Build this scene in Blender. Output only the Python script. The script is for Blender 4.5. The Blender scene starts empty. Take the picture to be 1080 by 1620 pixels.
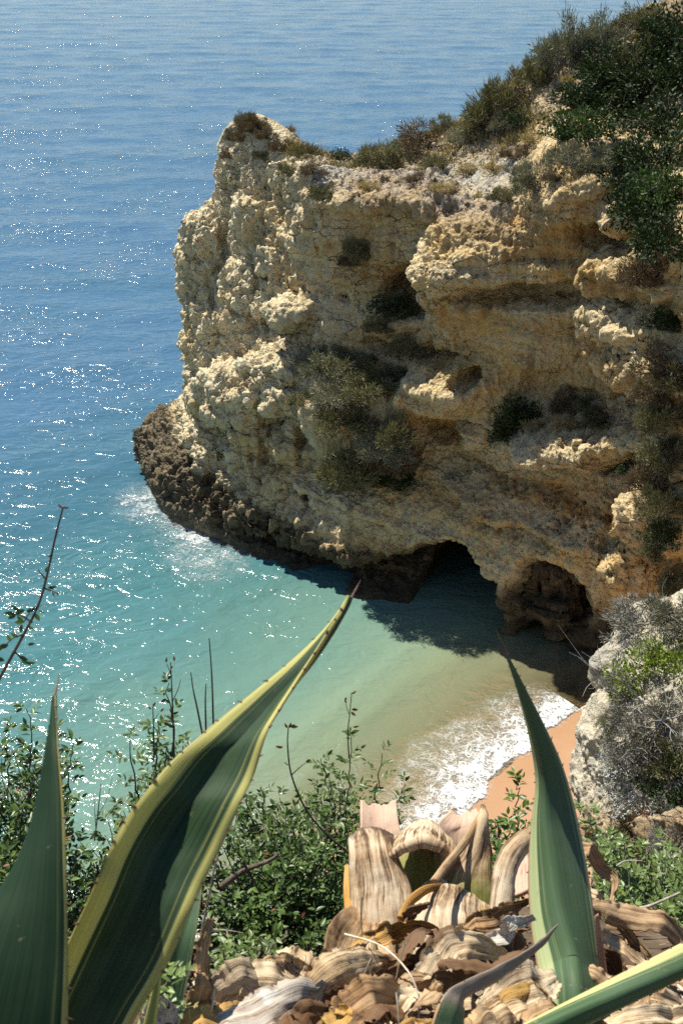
import bpy, bmesh, math, random
import numpy as np
from mathutils import Vector, Matrix
from mathutils.bvhtree import BVHTree

SC = bpy.context.scene
COL = SC.collection
R = math.radians

# ------------------------------------------------------------------ camera
CAM_H = 25.0
PITCH = R(28.0)
FPX = 1800.0                     # focal length in pixels of the 1080 x 1620 photograph
cam_d = bpy.data.cameras.new('camera')
cam = bpy.data.objects.new('camera', cam_d)
COL.objects.link(cam)
cam.location = (0, 0, CAM_H)
cam.rotation_euler = (math.pi / 2 - PITCH, 0, 0)
cam_d.sensor_fit = 'VERTICAL'
cam_d.sensor_height = 36.0
cam_d.lens = 36.0 * FPX / 1620.0
cam_d.clip_start = 0.05
cam_d.clip_end = 60000.0
cam_d.dof.use_dof = True
cam_d.dof.focus_distance = 14.0
cam_d.dof.aperture_fstop = 14.0
SC.camera = cam

# ------------------------------------------------------------------ light
SUN_EL, SUN_AZ = R(59.0), R(-42.0)          # azimuth from +Y towards +X
to_sun = Vector((math.sin(SUN_AZ) * math.cos(SUN_EL), math.cos(SUN_AZ) * math.cos(SUN_EL), math.sin(SUN_EL)))
world = bpy.data.worlds.new('World')
SC.world = world
world.use_nodes = True
wn = world.node_tree
wn.nodes.clear()
sky = wn.nodes.new('ShaderNodeTexSky')
sky.sky_type = 'NISHITA'
sky.sun_disc = False
sky.sun_elevation = SUN_EL
sky.sun_rotation = SUN_AZ % (2 * math.pi)
sky.air_density = 1.0
sky.dust_density = 0.0
sky.ozone_density = 2.4
bg = wn.nodes.new('ShaderNodeBackground')
bg.inputs['Strength'].default_value = 0.074
wo = wn.nodes.new('ShaderNodeOutputWorld')
wn.links.new(sky.outputs[0], bg.inputs['Color'])
wn.links.new(bg.outputs[0], wo.inputs['Surface'])
sun_d = bpy.data.lights.new('sun', 'SUN')
sun_d.energy = 5.0
sun_d.angle = R(0.53)
sun_d.color = (1.0, 0.95, 0.84)
sun = bpy.data.objects.new('sun', sun_d)
COL.objects.link(sun)
sun.rotation_euler = to_sun.to_track_quat('Z', 'Y').to_euler()
sun.location = (-20, 30, 60)

vs = SC.view_settings
vs.view_transform = 'Standard'
vs.look = 'None'
vs.exposure = 0.64
vs.gamma = 1.0
vs.use_curve_mapping = False
SC.cycles.use_denoising = False
SC.cycles.max_bounces = 8
SC.cycles.diffuse_bounces = 3
SC.cycles.transparent_max_bounces = 16

# ------------------------------------------------------------------ helpers
CP, SP = math.cos(PITCH), math.sin(PITCH)


def at(px, py, Y):
    """the point of the place seen at photograph pixel (px, py), Y metres ahead of the camera"""
    u, v = (px - 540.0) / FPX, (810.0 - py) / FPX
    t = Y / (CP + SP * v)
    return np.array((u * t, Y, CAM_H + t * (-SP + CP * v)))


def at_z(px, py, z=0.0):
    u, v = (px - 540.0) / FPX, (810.0 - py) / FPX
    t = (CAM_H - z) / (SP - CP * v)
    return np.array((u * t, t * (CP + SP * v), z))


def project(P):
    d = P - np.array((0, 0, CAM_H))
    f = d[..., 1] * CP - d[..., 2] * SP
    up = d[..., 1] * SP + d[..., 2] * CP
    f = np.maximum(f, 0.05)
    return 540 + d[..., 0] / f * FPX, 810 - up / f * FPX


def _hash(ix, iy, iz, seed):
    h = (ix.astype(np.uint32) * np.uint32(374761393) + iy.astype(np.uint32) * np.uint32(668265263)
         + iz.astype(np.uint32) * np.uint32(2147483647 & 1274126177) + np.uint32((seed * 974634541) & 0xffffffff))
    h = (h ^ (h >> np.uint32(13))) * np.uint32(1274126177)
    h = (h ^ (h >> np.uint32(16))) * np.uint32(2246822519)
    return h ^ (h >> np.uint32(15))


_G = np.array([(1, 1, 0), (-1, 1, 0), (1, -1, 0), (-1, -1, 0), (1, 0, 1), (-1, 0, 1), (1, 0, -1), (-1, 0, -1),
               (0, 1, 1), (0, -1, 1), (0, 1, -1), (0, -1, -1), (1, 1, 0), (-1, 1, 0), (0, -1, 1), (0, -1, -1)], float)


def pn(P, seed=0):
    """gradient noise, about -1..1, of an (n, 3) array"""
    P = np.asarray(P, float)
    F = np.floor(P)
    I = F.astype(np.int64)
    f = P - F
    w = f * f * f * (f * (f * 6 - 15) + 10)
    out = np.zeros(len(P))
    for dx in (0, 1):
        wx = w[:, 0] if dx else 1 - w[:, 0]
        for dy in (0, 1):
            wy = w[:, 1] if dy else 1 - w[:, 1]
            for dz in (0, 1):
                wz = w[:, 2] if dz else 1 - w[:, 2]
                g = _G[_hash(I[:, 0] + dx, I[:, 1] + dy, I[:, 2] + dz, seed) & np.uint32(15)]
                out += wx * wy * wz * (g[:, 0] * (f[:, 0] - dx) + g[:, 1] * (f[:, 1] - dy) + g[:, 2] * (f[:, 2] - dz))
    return out * 1.1


def fbm(P, octv=4, seed=0, gain=0.5, ridged=False):
    a, s, out, tot = 1.0, 1.0, 0, 0
    for k in range(octv):
        n = pn(P * s + k * 17.3, seed + k)
        if ridged:
            n = 1 - 2 * np.abs(n) * 1.3
        out = out + a * n
        tot += a
        a *= gain
        s *= 2.03
    return out / tot


def worley(P, seed=0):
    """distance to the nearest of the jittered cell points"""
    P = np.asarray(P, float)
    I = np.floor(P).astype(np.int64)
    best = np.full(len(P), 9.0)
    for dx in (-1, 0, 1):
        for dy in (-1, 0, 1):
            for dz in (-1, 0, 1):
                C = I + (dx, dy, dz)
                h = _hash(C[:, 0], C[:, 1], C[:, 2], seed)
                q = C + np.stack([(h & np.uint32(1023)) / 1023.0, ((h >> np.uint32(10)) & np.uint32(1023)) / 1023.0,
                                  ((h >> np.uint32(20)) & np.uint32(1023)) / 1023.0], 1)
                best = np.minimum(best, ((P - q) ** 2).sum(1))
    return np.sqrt(best)


def sstep(a, b, x):
    t = np.clip((x - a) / (b - a), 0, 1)
    return t * t * (3 - 2 * t)


def grid_faces(n, m):
    i = np.arange(n * m).reshape(n, m)
    return np.stack([i[:-1, :-1], i[:-1, 1:], i[1:, 1:], i[1:, :-1]], -1).reshape(-1, 4)


def mesh_from(name, V, F, smooth=True, attrs=None, mats=None, mat_index=None):
    """one mesh from vertex array V and quads / triangles F (array)"""
    me = bpy.data.meshes.new(name)
    V = np.asarray(V, np.float32)
    F = np.asarray(F, np.int32)
    k = F.shape[1]
    me.vertices.add(len(V))
    me.vertices.foreach_set('co', V.ravel())
    me.loops.add(F.size)
    me.loops.foreach_set('vertex_index', F.ravel())
    me.polygons.add(len(F))
    me.polygons.foreach_set('loop_start', np.arange(0, F.size, k, dtype=np.int32))
    me.polygons.foreach_set('loop_total', np.full(len(F), k, np.int32))
    if smooth:
        me.polygons.foreach_set('use_smooth', np.ones(len(F), bool))
    me.update(calc_edges=True)
    for an, av in (attrs or {}).items():
        av = np.asarray(av, np.float32)
        if av.ndim == 2:
            if av.shape[1] == 3:
                av = np.concatenate([av, np.ones((len(av), 1), np.float32)], 1)
            a = me.attributes.new(an, 'FLOAT_COLOR', 'POINT')
            a.data.foreach_set('color', av.ravel())
        else:
            a = me.attributes.new(an, 'FLOAT', 'POINT')
            a.data.foreach_set('value', av)
    for m_ in (mats or []):
        me.materials.append(m_)
    if mat_index is not None:
        me.polygons.foreach_set('material_index', np.asarray(mat_index, np.int32))
    return me


def link(name, me, parent=None, loc=None):
    o = bpy.data.objects.new(name, me)
    COL.objects.link(o)
    if parent is not None:
        o.parent = parent
    if loc is not None:
        o.location = loc
    return o


def tag(o, label=None, cat=None, group=None, kind=None):
    for k, v in (('label', label), ('category', cat), ('group', group), ('kind', kind)):
        if v:
            o[k] = v
    return o


def thing(name, label, cat, loc=(0, 0, 0), group=None):
    o = bpy.data.objects.new(name, None)
    o.empty_display_size = 0.1
    COL.objects.link(o)
    o.location = loc
    return tag(o, label, cat, group)


class NT:
    """a short way to write node materials"""

    def __init__(s, name):
        s.m = bpy.data.materials.new(name)
        s.m.use_nodes = True
        s.t = s.m.node_tree
        s.t.nodes.clear()
        s.out = s.n('OutputMaterial')

    def n(s, typ, ins=None, **kw):
        nd = s.t.nodes.new('ShaderNode' + typ)
        for k, v in kw.items():
            setattr(nd, k, v)
        for k, v in (ins or {}).items():
            s.set(nd, k, v)
        return nd

    def set(s, nd, k, v):
        sock = nd.inputs[k]
        if isinstance(v, bpy.types.NodeSocket):
            s.t.links.new(v, sock)
        elif isinstance(v, bpy.types.Node):
            s.t.links.new(v.outputs[0], sock)
        else:
            if isinstance(v, (tuple, list)) and len(v) == 3 and sock.type == 'RGBA':
                v = (*v, 1)
            sock.default_value = v

    def attr(s, name):
        return s.n('Attribute', attribute_name=name)

    def math(s, op, a, b=0.0, c=0.0, clamp=False):
        nd = s.n('Math', {0: a, 1: b, 2: c}, operation=op, use_clamp=clamp)
        return nd.outputs[0]

    def mix(s, fac, a, b, blend='MIX'):
        nd = s.n('MixRGB', {0: fac, 1: a, 2: b}, blend_type=blend)
        return nd.outputs[0]

    def noise(s, scale, detail=4.0, vec=None, rough=0.55, dist=0.0, out=0):
        nd = s.n('TexNoise', {'Scale': scale, 'Detail': detail, 'Roughness': rough, 'Distortion': dist})
        if vec is not None:
            s.set(nd, 'Vector', vec)
        return nd.outputs[out]

    def ramp(s, fac, stops):
        nd = s.n('ValToRGB', {0: fac})
        cr = nd.color_ramp
        while len(cr.elements) > 1:
            cr.elements.remove(cr.elements[-1])
        for i, (p, c) in enumerate(stops):
            e = cr.elements[0] if i == 0 else cr.elements.new(p)
            e.position = p
            e.color = (*c, 1) if len(c) == 3 else c
        return nd.outputs[0]

    def map(s, v, a, b, c=0.0, d=1.0):
        return s.n('MapRange', {0: v, 1: a, 2: b, 3: c, 4: d}).outputs[0]

    def pos(s):
        return s.n('NewGeometry').outputs['Position']

    def obj(s):
        return s.n('TexCoord').outputs['Object']

    def scaled(s, vec, sc):
        return s.n('Mapping', {'Vector': vec, 'Scale': sc}).outputs[0]

    def bump(s, h, strength=0.5, dist=0.1, normal=None):
        nd = s.n('Bump', {'Height': h, 'Strength': strength, 'Distance': dist})
        if normal is not None:
            s.set(nd, 'Normal', normal)
        return nd.outputs[0]

    def principled(s, color, rough=0.8, normal=None, spec=0.5, **kw):
        p = s.n('BsdfPrincipled', {'Base Color': color, 'Roughness': rough, 'Specular IOR Level': spec})
        if normal is not None:
            s.set(p, 'Normal', normal)
        for k, v in kw.items():
            s.set(p, k.replace('_', ' '), v)
        return p

    def done(s, shader):
        s.t.links.new(shader.outputs[0] if isinstance(shader, bpy.types.Node) else shader, s.out.inputs['Surface'])
        return s.m


def catmull(P, n):
    """(k, ...) control points -> (n, ...) points of a Catmull-Rom curve"""
    P = np.asarray(P, float)
    k = len(P)
    E = np.concatenate([(2 * P[0] - P[1])[None], P, (2 * P[-1] - P[-2])[None]])
    t = np.linspace(0, k - 1, n)
    i = np.minimum(t.astype(int), k - 2)
    f = (t - i).reshape((-1,) + (1,) * (P.ndim - 1))
    a, b, c, d = E[i], E[i + 1], E[i + 2], E[i + 3]
    return 0.5 * (2 * b + (c - a) * f + (2 * a - 5 * b + 4 * c - d) * f ** 2 + (3 * b - a - 3 * c + d) * f ** 3)

# ================================================================== HEADLAND
# each column: waterline pixel, then (pixel, pixel, metres ahead) of the notch lip, lower face, middle, upper face, rim, slope, ridge
HC = [
    [(228, 724), (233, 684, 52.6), (303, 650, 50.9), (291, 540, 51.0), (296, 400, 51.0), (343, 300, 51.2), (343, 236, 51.2), (366, 196, 51.0)],
    [(258, 812), (268, 742, 47.5), (325, 680, 48.4), (315, 545, 49.4), (323, 400, 50.0), (357, 300, 50.4), (365, 240, 50.5), (385, 187, 50.6)],
    [(345, 858), (340, 775, 45.3), (362, 700, 46.5), (370, 545, 47.6), (375, 420, 48.7), (385, 300, 49.5), (390, 240, 49.8), (402, 184, 50.2)],
    [(440, 900), (425, 815, 43.0), (430, 710, 44.6), (440, 560, 45.4), (440, 430, 46.9), (440, 310, 47.9), (440, 250, 48.4), (440, 204, 49.6)],
    [(545, 945), (540, 850, 40.6), (540, 730, 42.7), (540, 560, 43.2), (530, 430, 43.6), (505, 305, 44.0), (495, 272, 46.2), (515, 251, 48.5)],
    [(660, 962), (640, 860, 39.2), (640, 730, 41.2), (640, 570, 41.7), (640, 430, 42.05), (630, 325, 42.5), (620, 270, 45.8), (635, 232, 49.0)],
    [(760, 990), (740, 865, 37.9), (740, 730, 39.6), (730, 570, 39.85), (730, 430, 39.95), (740, 350, 40.15), (740, 255, 44.5), (745, 182, 47.5)],
    [(850, 1045), (850, 905, 36.0), (840, 740, 37.9), (830, 570, 38.15), (830, 440, 38.25), (850, 325, 38.45), (845, 205, 43.5), (835, 112, 46.5)],
    [(925, 1055), (920, 905, 35.0), (920, 740, 36.6), (920, 570, 36.85), (920, 430, 36.95), (920, 268, 37.15), (915, 155, 42.5), (895, 72, 46.0)],
    [(1000, 1045), (990, 905, 33.8), (990, 740, 35.2), (980, 600, 35.45), (985, 450, 35.55), (1000, 330, 35.75), (1000, 150, 42.0), (960, 48, 45.5)],
    [(1080, 1075), (1060, 905, 32.3), (1058, 740, 31.8), (1050, 600, 32.05), (1060, 450, 32.15), (1080, 330, 32.35), (1080, 150, 41.0), (1040, 14, 45.0)],
    [(1250, 1120), (1200, 950, 30.0), (1200, 740, 29.2), (1200, 600, 29.45), (1200, 450, 29.55), (1220, 330, 29.75), (1220, 150, 40.0), (1170, -40, 44.0)],
    [(1480, 1170), (1420, 960, 28.5), (1420, 740, 29.5), (1420, 600, 30.5), (1420, 450, 32.0), (1430, 330, 34.0), (1430, 150, 39.0), (1400, -90, 43.5)],
    [(1900, 1230), (1820, 960, 26.5), (1820, 740, 27.5), (1820, 600, 28.5), (1820, 450, 30.0), (1830, 330, 32.5), (1830, 150, 38.0), (1800, -120, 43.0)],
]


def headland_columns():
    cols = []
    for c in HC:
        w = at_z(*c[0], 0.0)
        pts = [w + (0.15, 0.6, -2.5), w] + [at(*p) for p in c[1:]]
        ridge = pts[-1]
        pts += [ridge + (0.7, 1.6, -0.9), ridge + (1.6, 3.2, -5.0), np.array((ridge[0] + 2.5, ridge[1] + 5.0, -2.5))]
        cols.append(np.array(pts))
    c0 = cols[0]
    top = c0[8].copy()
    back = []
    for k, (dx, dy) in enumerate(((5.5, 6.0), (1.3, 4.2))):
        b = c0.copy()
        b[:9] += np.array((dx, dy, 0.0)) * np.linspace(1.0, 0.25, 9)[:, None]
        b[8] = top + np.array((1.2 - 0.5 * k, 0.8 - 0.4 * k, -0.3))
        back.append(b)
    return np.array(back + cols)


HCOL = headland_columns()
NU, NV = 900, 640
# more grid lines where the photograph shows the rock
ncol, nrow = HCOL.shape[:2]


def resample(P, dens, n):
    """Catmull-Rom along axis 0 with a chosen share of samples per control interval"""
    k = len(P)
    w = np.asarray(dens, float)
    cum = np.concatenate([[0], np.cumsum(w) / w.sum()])
    t = np.interp(np.linspace(0, 1, n), cum, np.arange(k))
    E = np.concatenate([(2 * P[0] - P[1])[None], P, (2 * P[-1] - P[-2])[None]])
    i = np.minimum(t.astype(int), k - 2)
    f = (t - i).reshape((-1,) + (1,) * (P.ndim - 1))
    a, b, c, d = E[i], E[i + 1], E[i + 2], E[i + 3]
    return 0.5 * (2 * b + (c - a) * f + (2 * a - 5 * b + 4 * c - d) * f ** 2 + (3 * b - a - 3 * c + d) * f ** 3), t


dcol = [0.4, 0.8] + [1.2, 1.1, 1.2, 1.3, 1.2, 1.2, 1.2, 1.1, 1.0, 1.0] + [0.45, 0.25, 0.15]
drow = [0.25, 1.2, 1.2, 1.3, 1.2, 1.0, 1.0, 0.9, 0.35, 0.25, 0.15]
HG, tcol = resample(HCOL, dcol, NU)
HG, trow = resample(np.swapaxes(HG, 0, 1), drow, NV)      # (row, col, 3)


def grid_normals(G):
    du = np.gradient(G, axis=1)
    dv = np.gradient(G, axis=0)
    n = np.cross(du, dv)
    return n / np.maximum(np.linalg.norm(n, axis=-1, keepdims=True), 1e-9)


HN = grid_normals(HG)
px, py = project(HG)
row = np.repeat(trow[:, None], NU, 1)
flat = HG.reshape(-1, 3)
SH = row.shape

# which way is out of the rock: horizontal for the big hollows and blocks
hn = HN.copy()
hn[..., 2] *= 0.35
hn /= np.maximum(np.linalg.norm(hn, axis=-1, keepdims=True), 1e-9)

warp = 14 * fbm(flat * 0.55, 3, 5).reshape(SH)
warp2 = 14 * fbm(flat * 0.55 + 40, 3, 9).reshape(SH)
wx, wy = px + warp, py + warp2


def step(cx, cy, rx, ry, rot, hard):
    """a proud slab: it rises within rx on its seaward side and dies away slowly inland"""
    c, s = math.cos(R(rot)), math.sin(R(rot))
    x, y = wx - cx, wy - cy
    u, v = x * c + y * s, -x * s + y * c
    u = np.where(u < 0, u / rx, u / (3.2 * rx))
    return 1 - sstep(hard, 1.0, np.sqrt(u ** 2 + (v / ry) ** 2))


def blob(cx, cy, rx, ry, rot=0.0, hard=0.35):
    c, s = math.cos(R(rot)), math.sin(R(rot))
    x, y = wx - cx, wy - cy
    d = np.sqrt(((x * c + y * s) / rx) ** 2 + ((-x * s + y * c) / ry) ** 2)
    return 1 - sstep(hard, 1.0, d)


face = sstep(0.9, 1.6, row) * (1 - sstep(6.6, 7.2, row))        # rock face, not the slope above
front = sstep(1.2, 2.6, np.repeat(tcol[None], NV, 0))
D = np.zeros(SH)
# large lumps first
D += 0.75 * fbm(flat * 0.16, 2, 21).reshape(SH) * face
# strata: bands that stand proud or are worn back, wavering with height
zz = HG[..., 2] + 0.5 * fbm(flat * 0.25, 2, 31).reshape(SH)
D += face * 0.28 * pn(np.stack([zz.ravel() * 0.75, flat[:, 0] * 0.05, flat[:, 1] * 0.05], 1), 33).reshape(SH)
D += face * 0.16 * pn(np.stack([zz.ravel() * 2.1, flat[:, 0] * 0.12, flat[:, 1] * 0.12], 1), 34).reshape(SH)
FEAT = [
    # nose: ledge with the pale top, dark recess above it, nubs
    (420, 610, 120, 66, 1.3, -8, .55), (580, 650, 112, 95, 1.9, 0, .45), (380, 470, 30, 90, 0.5, 8, .3), (445, 518, 50, 26, -1.3, 12, .4),
    (478, 494, 32, 34, 1.1, 0, .4), (345, 440, 22, 80, -0.7, 10, .2), (325, 375, 34, 46, 0.9, 0, .3), (360, 640, 20, 90, -0.6, 12, .2),
    (402, 345, 34, 60, 0.6, 5, .3), (470, 330, 26, 60, -0.5, 0, .2), (430, 400, 30, 50, 0.4, 0, .2), (330, 510, 26, 50, 0.5, 0, .2),
    (410, 700, 24, 70, 0.7, 14, .3), (465, 690, 20, 50, 0.6, 5, .3), (440, 650, 18, 60, -0.6, 8, .2), (340, 700, 22, 80, 0.6, 18, .3),
    (500, 620, 22, 60, -0.4, 0, .2), (375, 225, 40, 30, 0.5, 0, .3),
    # middle: hollow beside the pale rib, block below it, dark cleft
    (648, 460, 55, 50, -2.0, 10, .4), (610, 500, 60, 32, 0.9, 0, .5), (655, 558, 95, 20, -1.2, 8, .4),
    (752, 596, 23, 20, -1.7, 0, .4), (560, 385, 45, 70, -0.45, 0, .2), (580, 322, 80, 16, 0.6, 0, .4), (690, 320, 80, 34, 0.7, -8, .4),
    (610, 690, 80, 60, -0.6, 0, .2), (486, 790, 13, 42, -1.0, -35, .2), (690, 682, 70, 28, -1.1, 25, .3),
    # right: long worn band, proud lip over it, ribs that catch the sun
    (850, 464, 150, 28, -1.2, 0, .5), (850, 424, 150, 20, 0.35, 0, .5), 
    (1000, 735, 60, 24, -1.3, 0, .3), (1000, 632, 60, 26, -1.1, 0, .3),
    (900, 640, 60, 26, -0.6, 0, .3), (922, 696, 112, 36, 1.9, 6, .5), (950, 378, 60, 28, -1.1, 20, .3), (985, 343, 36, 30, 0.8, 0, .4), (800, 395, 70, 24, 0.4, 0, .3),
    (1030, 490, 36, 50, -0.7, 0, .3), (845, 615, 60, 36, -0.4, 0, .3), (735, 690, 40, 30, 0.6, 0, .3), (1010, 895, 40, 50, 1.0, 0, .3), (930, 300, 60, 20, 0.5, -25, .4),
    # lower face: bulging brow over the caves
    (700, 790, 260, 55, 0.3, 4, .2), (600, 800, 90, 50, 0.25, 0, .2), (900, 830, 120, 70, 0.3, 20, .2),
]
for (cx, cy, rx, ry, amp, rot, hd) in FEAT:
    D += amp * blob(cx, cy, rx, ry, rot, hd) * face * (0.35 + 0.65 * front)
for (cx, cy, rx, ry, amp, rot, hd) in [(686, 614, 46, 52, 1.7, 0, .3), (962, 520, 42, 85, 1.3, -18, .15), (975, 428, 46, 46, 1.3, 10, .2), (990, 600, 36, 60, 1.0, -10, .15),
                                       (706, 440, 34, 105, 1.3, -6, .15), (1035, 815, 46, 100, 1.2, 10, .15), (800, 700, 40, 24, 0.6, 0, .2)]:
    D += amp * step(cx, cy, rx, ry, rot, hd) * face
# worn bedding: thin ledges that step back upwards
zb_ = zz * 0.62 + 0.25 * fbm(flat * 0.35, 3, 61).reshape(SH)
D += face * front * (0.30 * (0.5 - (zb_ % 1.0)) * sstep(0.0, 0.10, zb_ % 1.0) * np.clip(0.5 + 1.4 * fbm(flat * 0.22, 2, 63).reshape(SH), 0, 1))
zb2 = zz * 1.9 + 0.35 * fbm(flat * 0.7, 3, 65).reshape(SH)
D += face * front * 0.12 * (0.5 - (zb2 % 1.0)) * sstep(0.0, 0.12, zb2 % 1.0) * np.clip(0.4 + 1.6 * fbm(flat * 0.4, 2, 67).reshape(SH), 0, 1)
# caves and the sea-worn notch at the foot
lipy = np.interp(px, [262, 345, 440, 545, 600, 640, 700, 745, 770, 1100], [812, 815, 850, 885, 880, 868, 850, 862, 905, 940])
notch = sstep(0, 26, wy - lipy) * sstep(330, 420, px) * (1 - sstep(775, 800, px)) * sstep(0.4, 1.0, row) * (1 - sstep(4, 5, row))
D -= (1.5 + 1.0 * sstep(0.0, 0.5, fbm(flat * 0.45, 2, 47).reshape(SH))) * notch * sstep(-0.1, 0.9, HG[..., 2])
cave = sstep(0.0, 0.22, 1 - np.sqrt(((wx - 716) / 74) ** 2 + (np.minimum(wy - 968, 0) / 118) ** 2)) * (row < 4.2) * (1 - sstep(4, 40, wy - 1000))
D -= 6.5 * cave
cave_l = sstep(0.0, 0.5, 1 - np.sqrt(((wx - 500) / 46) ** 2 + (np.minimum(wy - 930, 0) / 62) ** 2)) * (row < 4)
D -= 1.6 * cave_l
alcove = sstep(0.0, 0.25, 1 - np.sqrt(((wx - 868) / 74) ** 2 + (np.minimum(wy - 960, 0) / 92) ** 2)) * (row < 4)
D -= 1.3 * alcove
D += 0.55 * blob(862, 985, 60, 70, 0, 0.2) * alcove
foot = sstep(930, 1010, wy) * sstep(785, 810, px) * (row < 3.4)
D -= 0.55 * foot
P1 = HG + hn * D[..., None]

# crust and pits
n2 = grid_normals(P1)
f1 = P1.reshape(-1, 3)
nose = 1 - sstep(455, 560, px + warp * 2)
nose = np.maximum(nose, 0.9 * sstep(655, 690, px) * (1 - sstep(716, 745, px)) * (1 - sstep(540, 560, py)))
nose = np.maximum(nose, 0.6 * sstep(930, 965, px + warp))
upper = 1 - sstep(5.4, 6.2, row) * sstep(760, 860, px)
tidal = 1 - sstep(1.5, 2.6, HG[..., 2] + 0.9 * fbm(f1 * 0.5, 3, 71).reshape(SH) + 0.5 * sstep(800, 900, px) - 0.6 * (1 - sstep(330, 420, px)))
slope = sstep(6.75, 7.15, row + 0.12 * fbm(f1 * 0.5, 3, 77).reshape(SH)) * (1 - 0.75 * (1 - sstep(440, 490, px)))
rough = np.clip(0.40 + 0.60 * nose + 0.5 * tidal * (1 - cave), 0.35, 1.25)
flute = f1 * (1.5, 1.5, 0.55)
lichm = sstep(5.75, 6.2, row) * (1 - sstep(6.9, 7.2, row)) * sstep(470, 520, px) * (1 - sstep(800, 850, px))
crust = (0.36 * fbm(flute, 4, 81, ridged=True) + 0.34 * fbm(f1 * 1.1, 5, 87, gain=0.6)).reshape(SH)
wq = f1 + 0.25 * np.stack([pn(f1 * 1.9, 301), pn(f1 * 1.9, 302), pn(f1 * 1.9, 303)], 1)
lump = (0.42 - worley(wq * 1.5, 91)).reshape(SH) * 0.26 + (0.42 - worley(wq * (4.0, 4.0, 3.0), 92)).reshape(SH) * 0.15
fine = (0.10 * fbm(f1 * 5.0, 3, 95, gain=0.65) + 0.05 * fbm(f1 * 9.0, 2, 96, ridged=True)).reshape(SH)
pitm = sstep(680, 800, px) * sstep(660, 720, py) * (1 - sstep(880, 960, py)) * sstep(-0.1, 0.35, fbm(f1 * 0.4, 2, 93).reshape(SH))
pits = -0.40 * sstep(0.30, 0.12, worley(wq * (2.3, 2.3, 2.9), 97).reshape(SH)) * pitm
pits += -0.20 * sstep(0.34, 0.15, worley(wq * 4.4, 98).reshape(SH)) * np.clip(pitm + 0.5 * tidal, 0, 1)
d2 = face * upper * (rough * (1.0 * crust + lump) + fine * (0.5 + 0.8 * rough) + pits) + face * (1 - upper) * (0.35 * crust + fine)
d2 += slope * (0.34 * fbm(f1 * 0.9, 4, 99) + 0.10 * fbm(f1 * 4, 3, 100, ridged=True)).reshape(SH)
d2 += 0.22 * lichm * (fbm(f1 * (1.4, 1.4, 2.2), 4, 103, ridged=True)).reshape(SH)
d2 += 0.75 * np.clip(alcove + 0.5 * foot, 0, 1) * (fbm(f1 * (0.9, 0.9, 0.7), 4, 105, ridged=True) - 0.1).reshape(SH)
d2 += 0.35 * tidal * face * (0.40 - worley(f1 * 2.6, 101)).reshape(SH)
P2 = P1 + n2 * d2[..., None]

# ---- colours of the rock, linear, with shade painted into the caves and notch
c_cream, c_white = np.array((0.74, 0.625, 0.40)), np.array((0.80, 0.72, 0.53))
c_ochre, c_rust = np.array((0.64, 0.435, 0.165)), np.array((0.52, 0.265, 0.075))
c_grey, c_tide_shade = np.array((0.46, 0.37, 0.235)), np.array((0.085, 0.064, 0.040))
c_soil, c_lich = np.array((0.46, 0.36, 0.225)), np.array((0.46, 0.445, 0.40))


def mixc(a, b, m):
    return a * (1 - m[..., None]) + b * m[..., None]


nA = fbm(f1 * 0.35, 4, 111).reshape(SH)
nB = fbm(f1 * (0.9, 0.9, 2.6), 4, 117).reshape(SH)
nC = fbm(f1 * (1.6, 1.6, 0.5), 3, 118).reshape(SH)
right = np.maximum(sstep(430, 620, px + 2.0 * warp), 0.62 * sstep(600, 700, py + 2 * warp) * sstep(330, 400, px))
C = np.broadcast_to(c_cream, SH + (3,)).copy()
C = mixc(C, c_white, np.clip(0.5 + 1.2 * nB, 0, 1) * 0.6)
C = mixc(C, c_ochre, np.clip(right * (0.72 + 0.9 * nA + 0.45 * nB), 0, 1))
C = mixc(C, c_grey, np.clip(right * (0.0 + 1.1 * nC - 0.6 * nA), 0, 0.6))
C = mixc(C, c_ochre * 1.1, np.clip((1 - right) * (nA * 1.6 + 0.02), 0, 0.5))
hot = blob(905, 345, 140, 70, -15, 0.4) + blob(950, 800, 170, 90, 10, 0.2) + blob(800, 790, 150, 60, 0, 0.2) + 0.7 * blob(590, 440, 90, 26, 0, 0.3)
C = mixc(C, c_rust, np.clip(hot * (0.45 + 1.0 * nB), 0, 0.8))
C = mixc(C, c_cream * 1.05, np.clip(sstep(0.0, 0.8, d2 / 0.3) * right * 0.35 * (1 - sstep(690, 760, py)), 0, 0.4))
lich = (sstep(5.75, 6.2, row + 0.25 * nA) * (1 - sstep(6.9, 7.2, row)) * sstep(470, 520, px) * (1 - sstep(800, 850, px)))
C = mixc(C, c_lich, np.clip(lich * (0.75 + 1.2 * nB), 0, 0.92))
C = mixc(C, np.array((0.12, 0.10, 0.075)), np.clip(lich * (1.7 * nC - 0.15), 0, 0.8))
streak = fbm(f1 * (1.3, 1.3, 0.10), 3, 131).reshape(SH)
C = mixc(C, np.array((0.15, 0.10, 0.05)), np.clip((streak - 0.22) * 2.6 * right * face, 0, 0.55))
band = pn(np.stack([zz.ravel() * 1.3, flat[:, 0] * 0.06, flat[:, 1] * 0.06], 1), 141).reshape(SH)
C = mixc(C, np.array((0.66, 0.55, 0.36)), np.clip(band * 0.9, 0, 0.5) * face)
C = mixc(C, np.array((0.34, 0.20, 0.08)), np.clip(-band * 0.8, 0, 0.4) * right * face)
C = mixc(C, c_soil, slope * 0.95)
C = mixc(C, np.array((0.20, 0.15, 0.085)), np.clip(slope * (1.6 * nA + 0.2), 0, 0.6))
C = mixc(C, c_tide_shade, np.clip(tidal * 1.15 + 0.9 * alcove + 0.8 * cave + 0.6 * foot + 0.9 * notch, 0, 0.97) * np.clip(0.86 + 0.35 * nB, 0, 1))  # dark tidal rock, plus painted shade in the cave, notch and alcove
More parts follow.
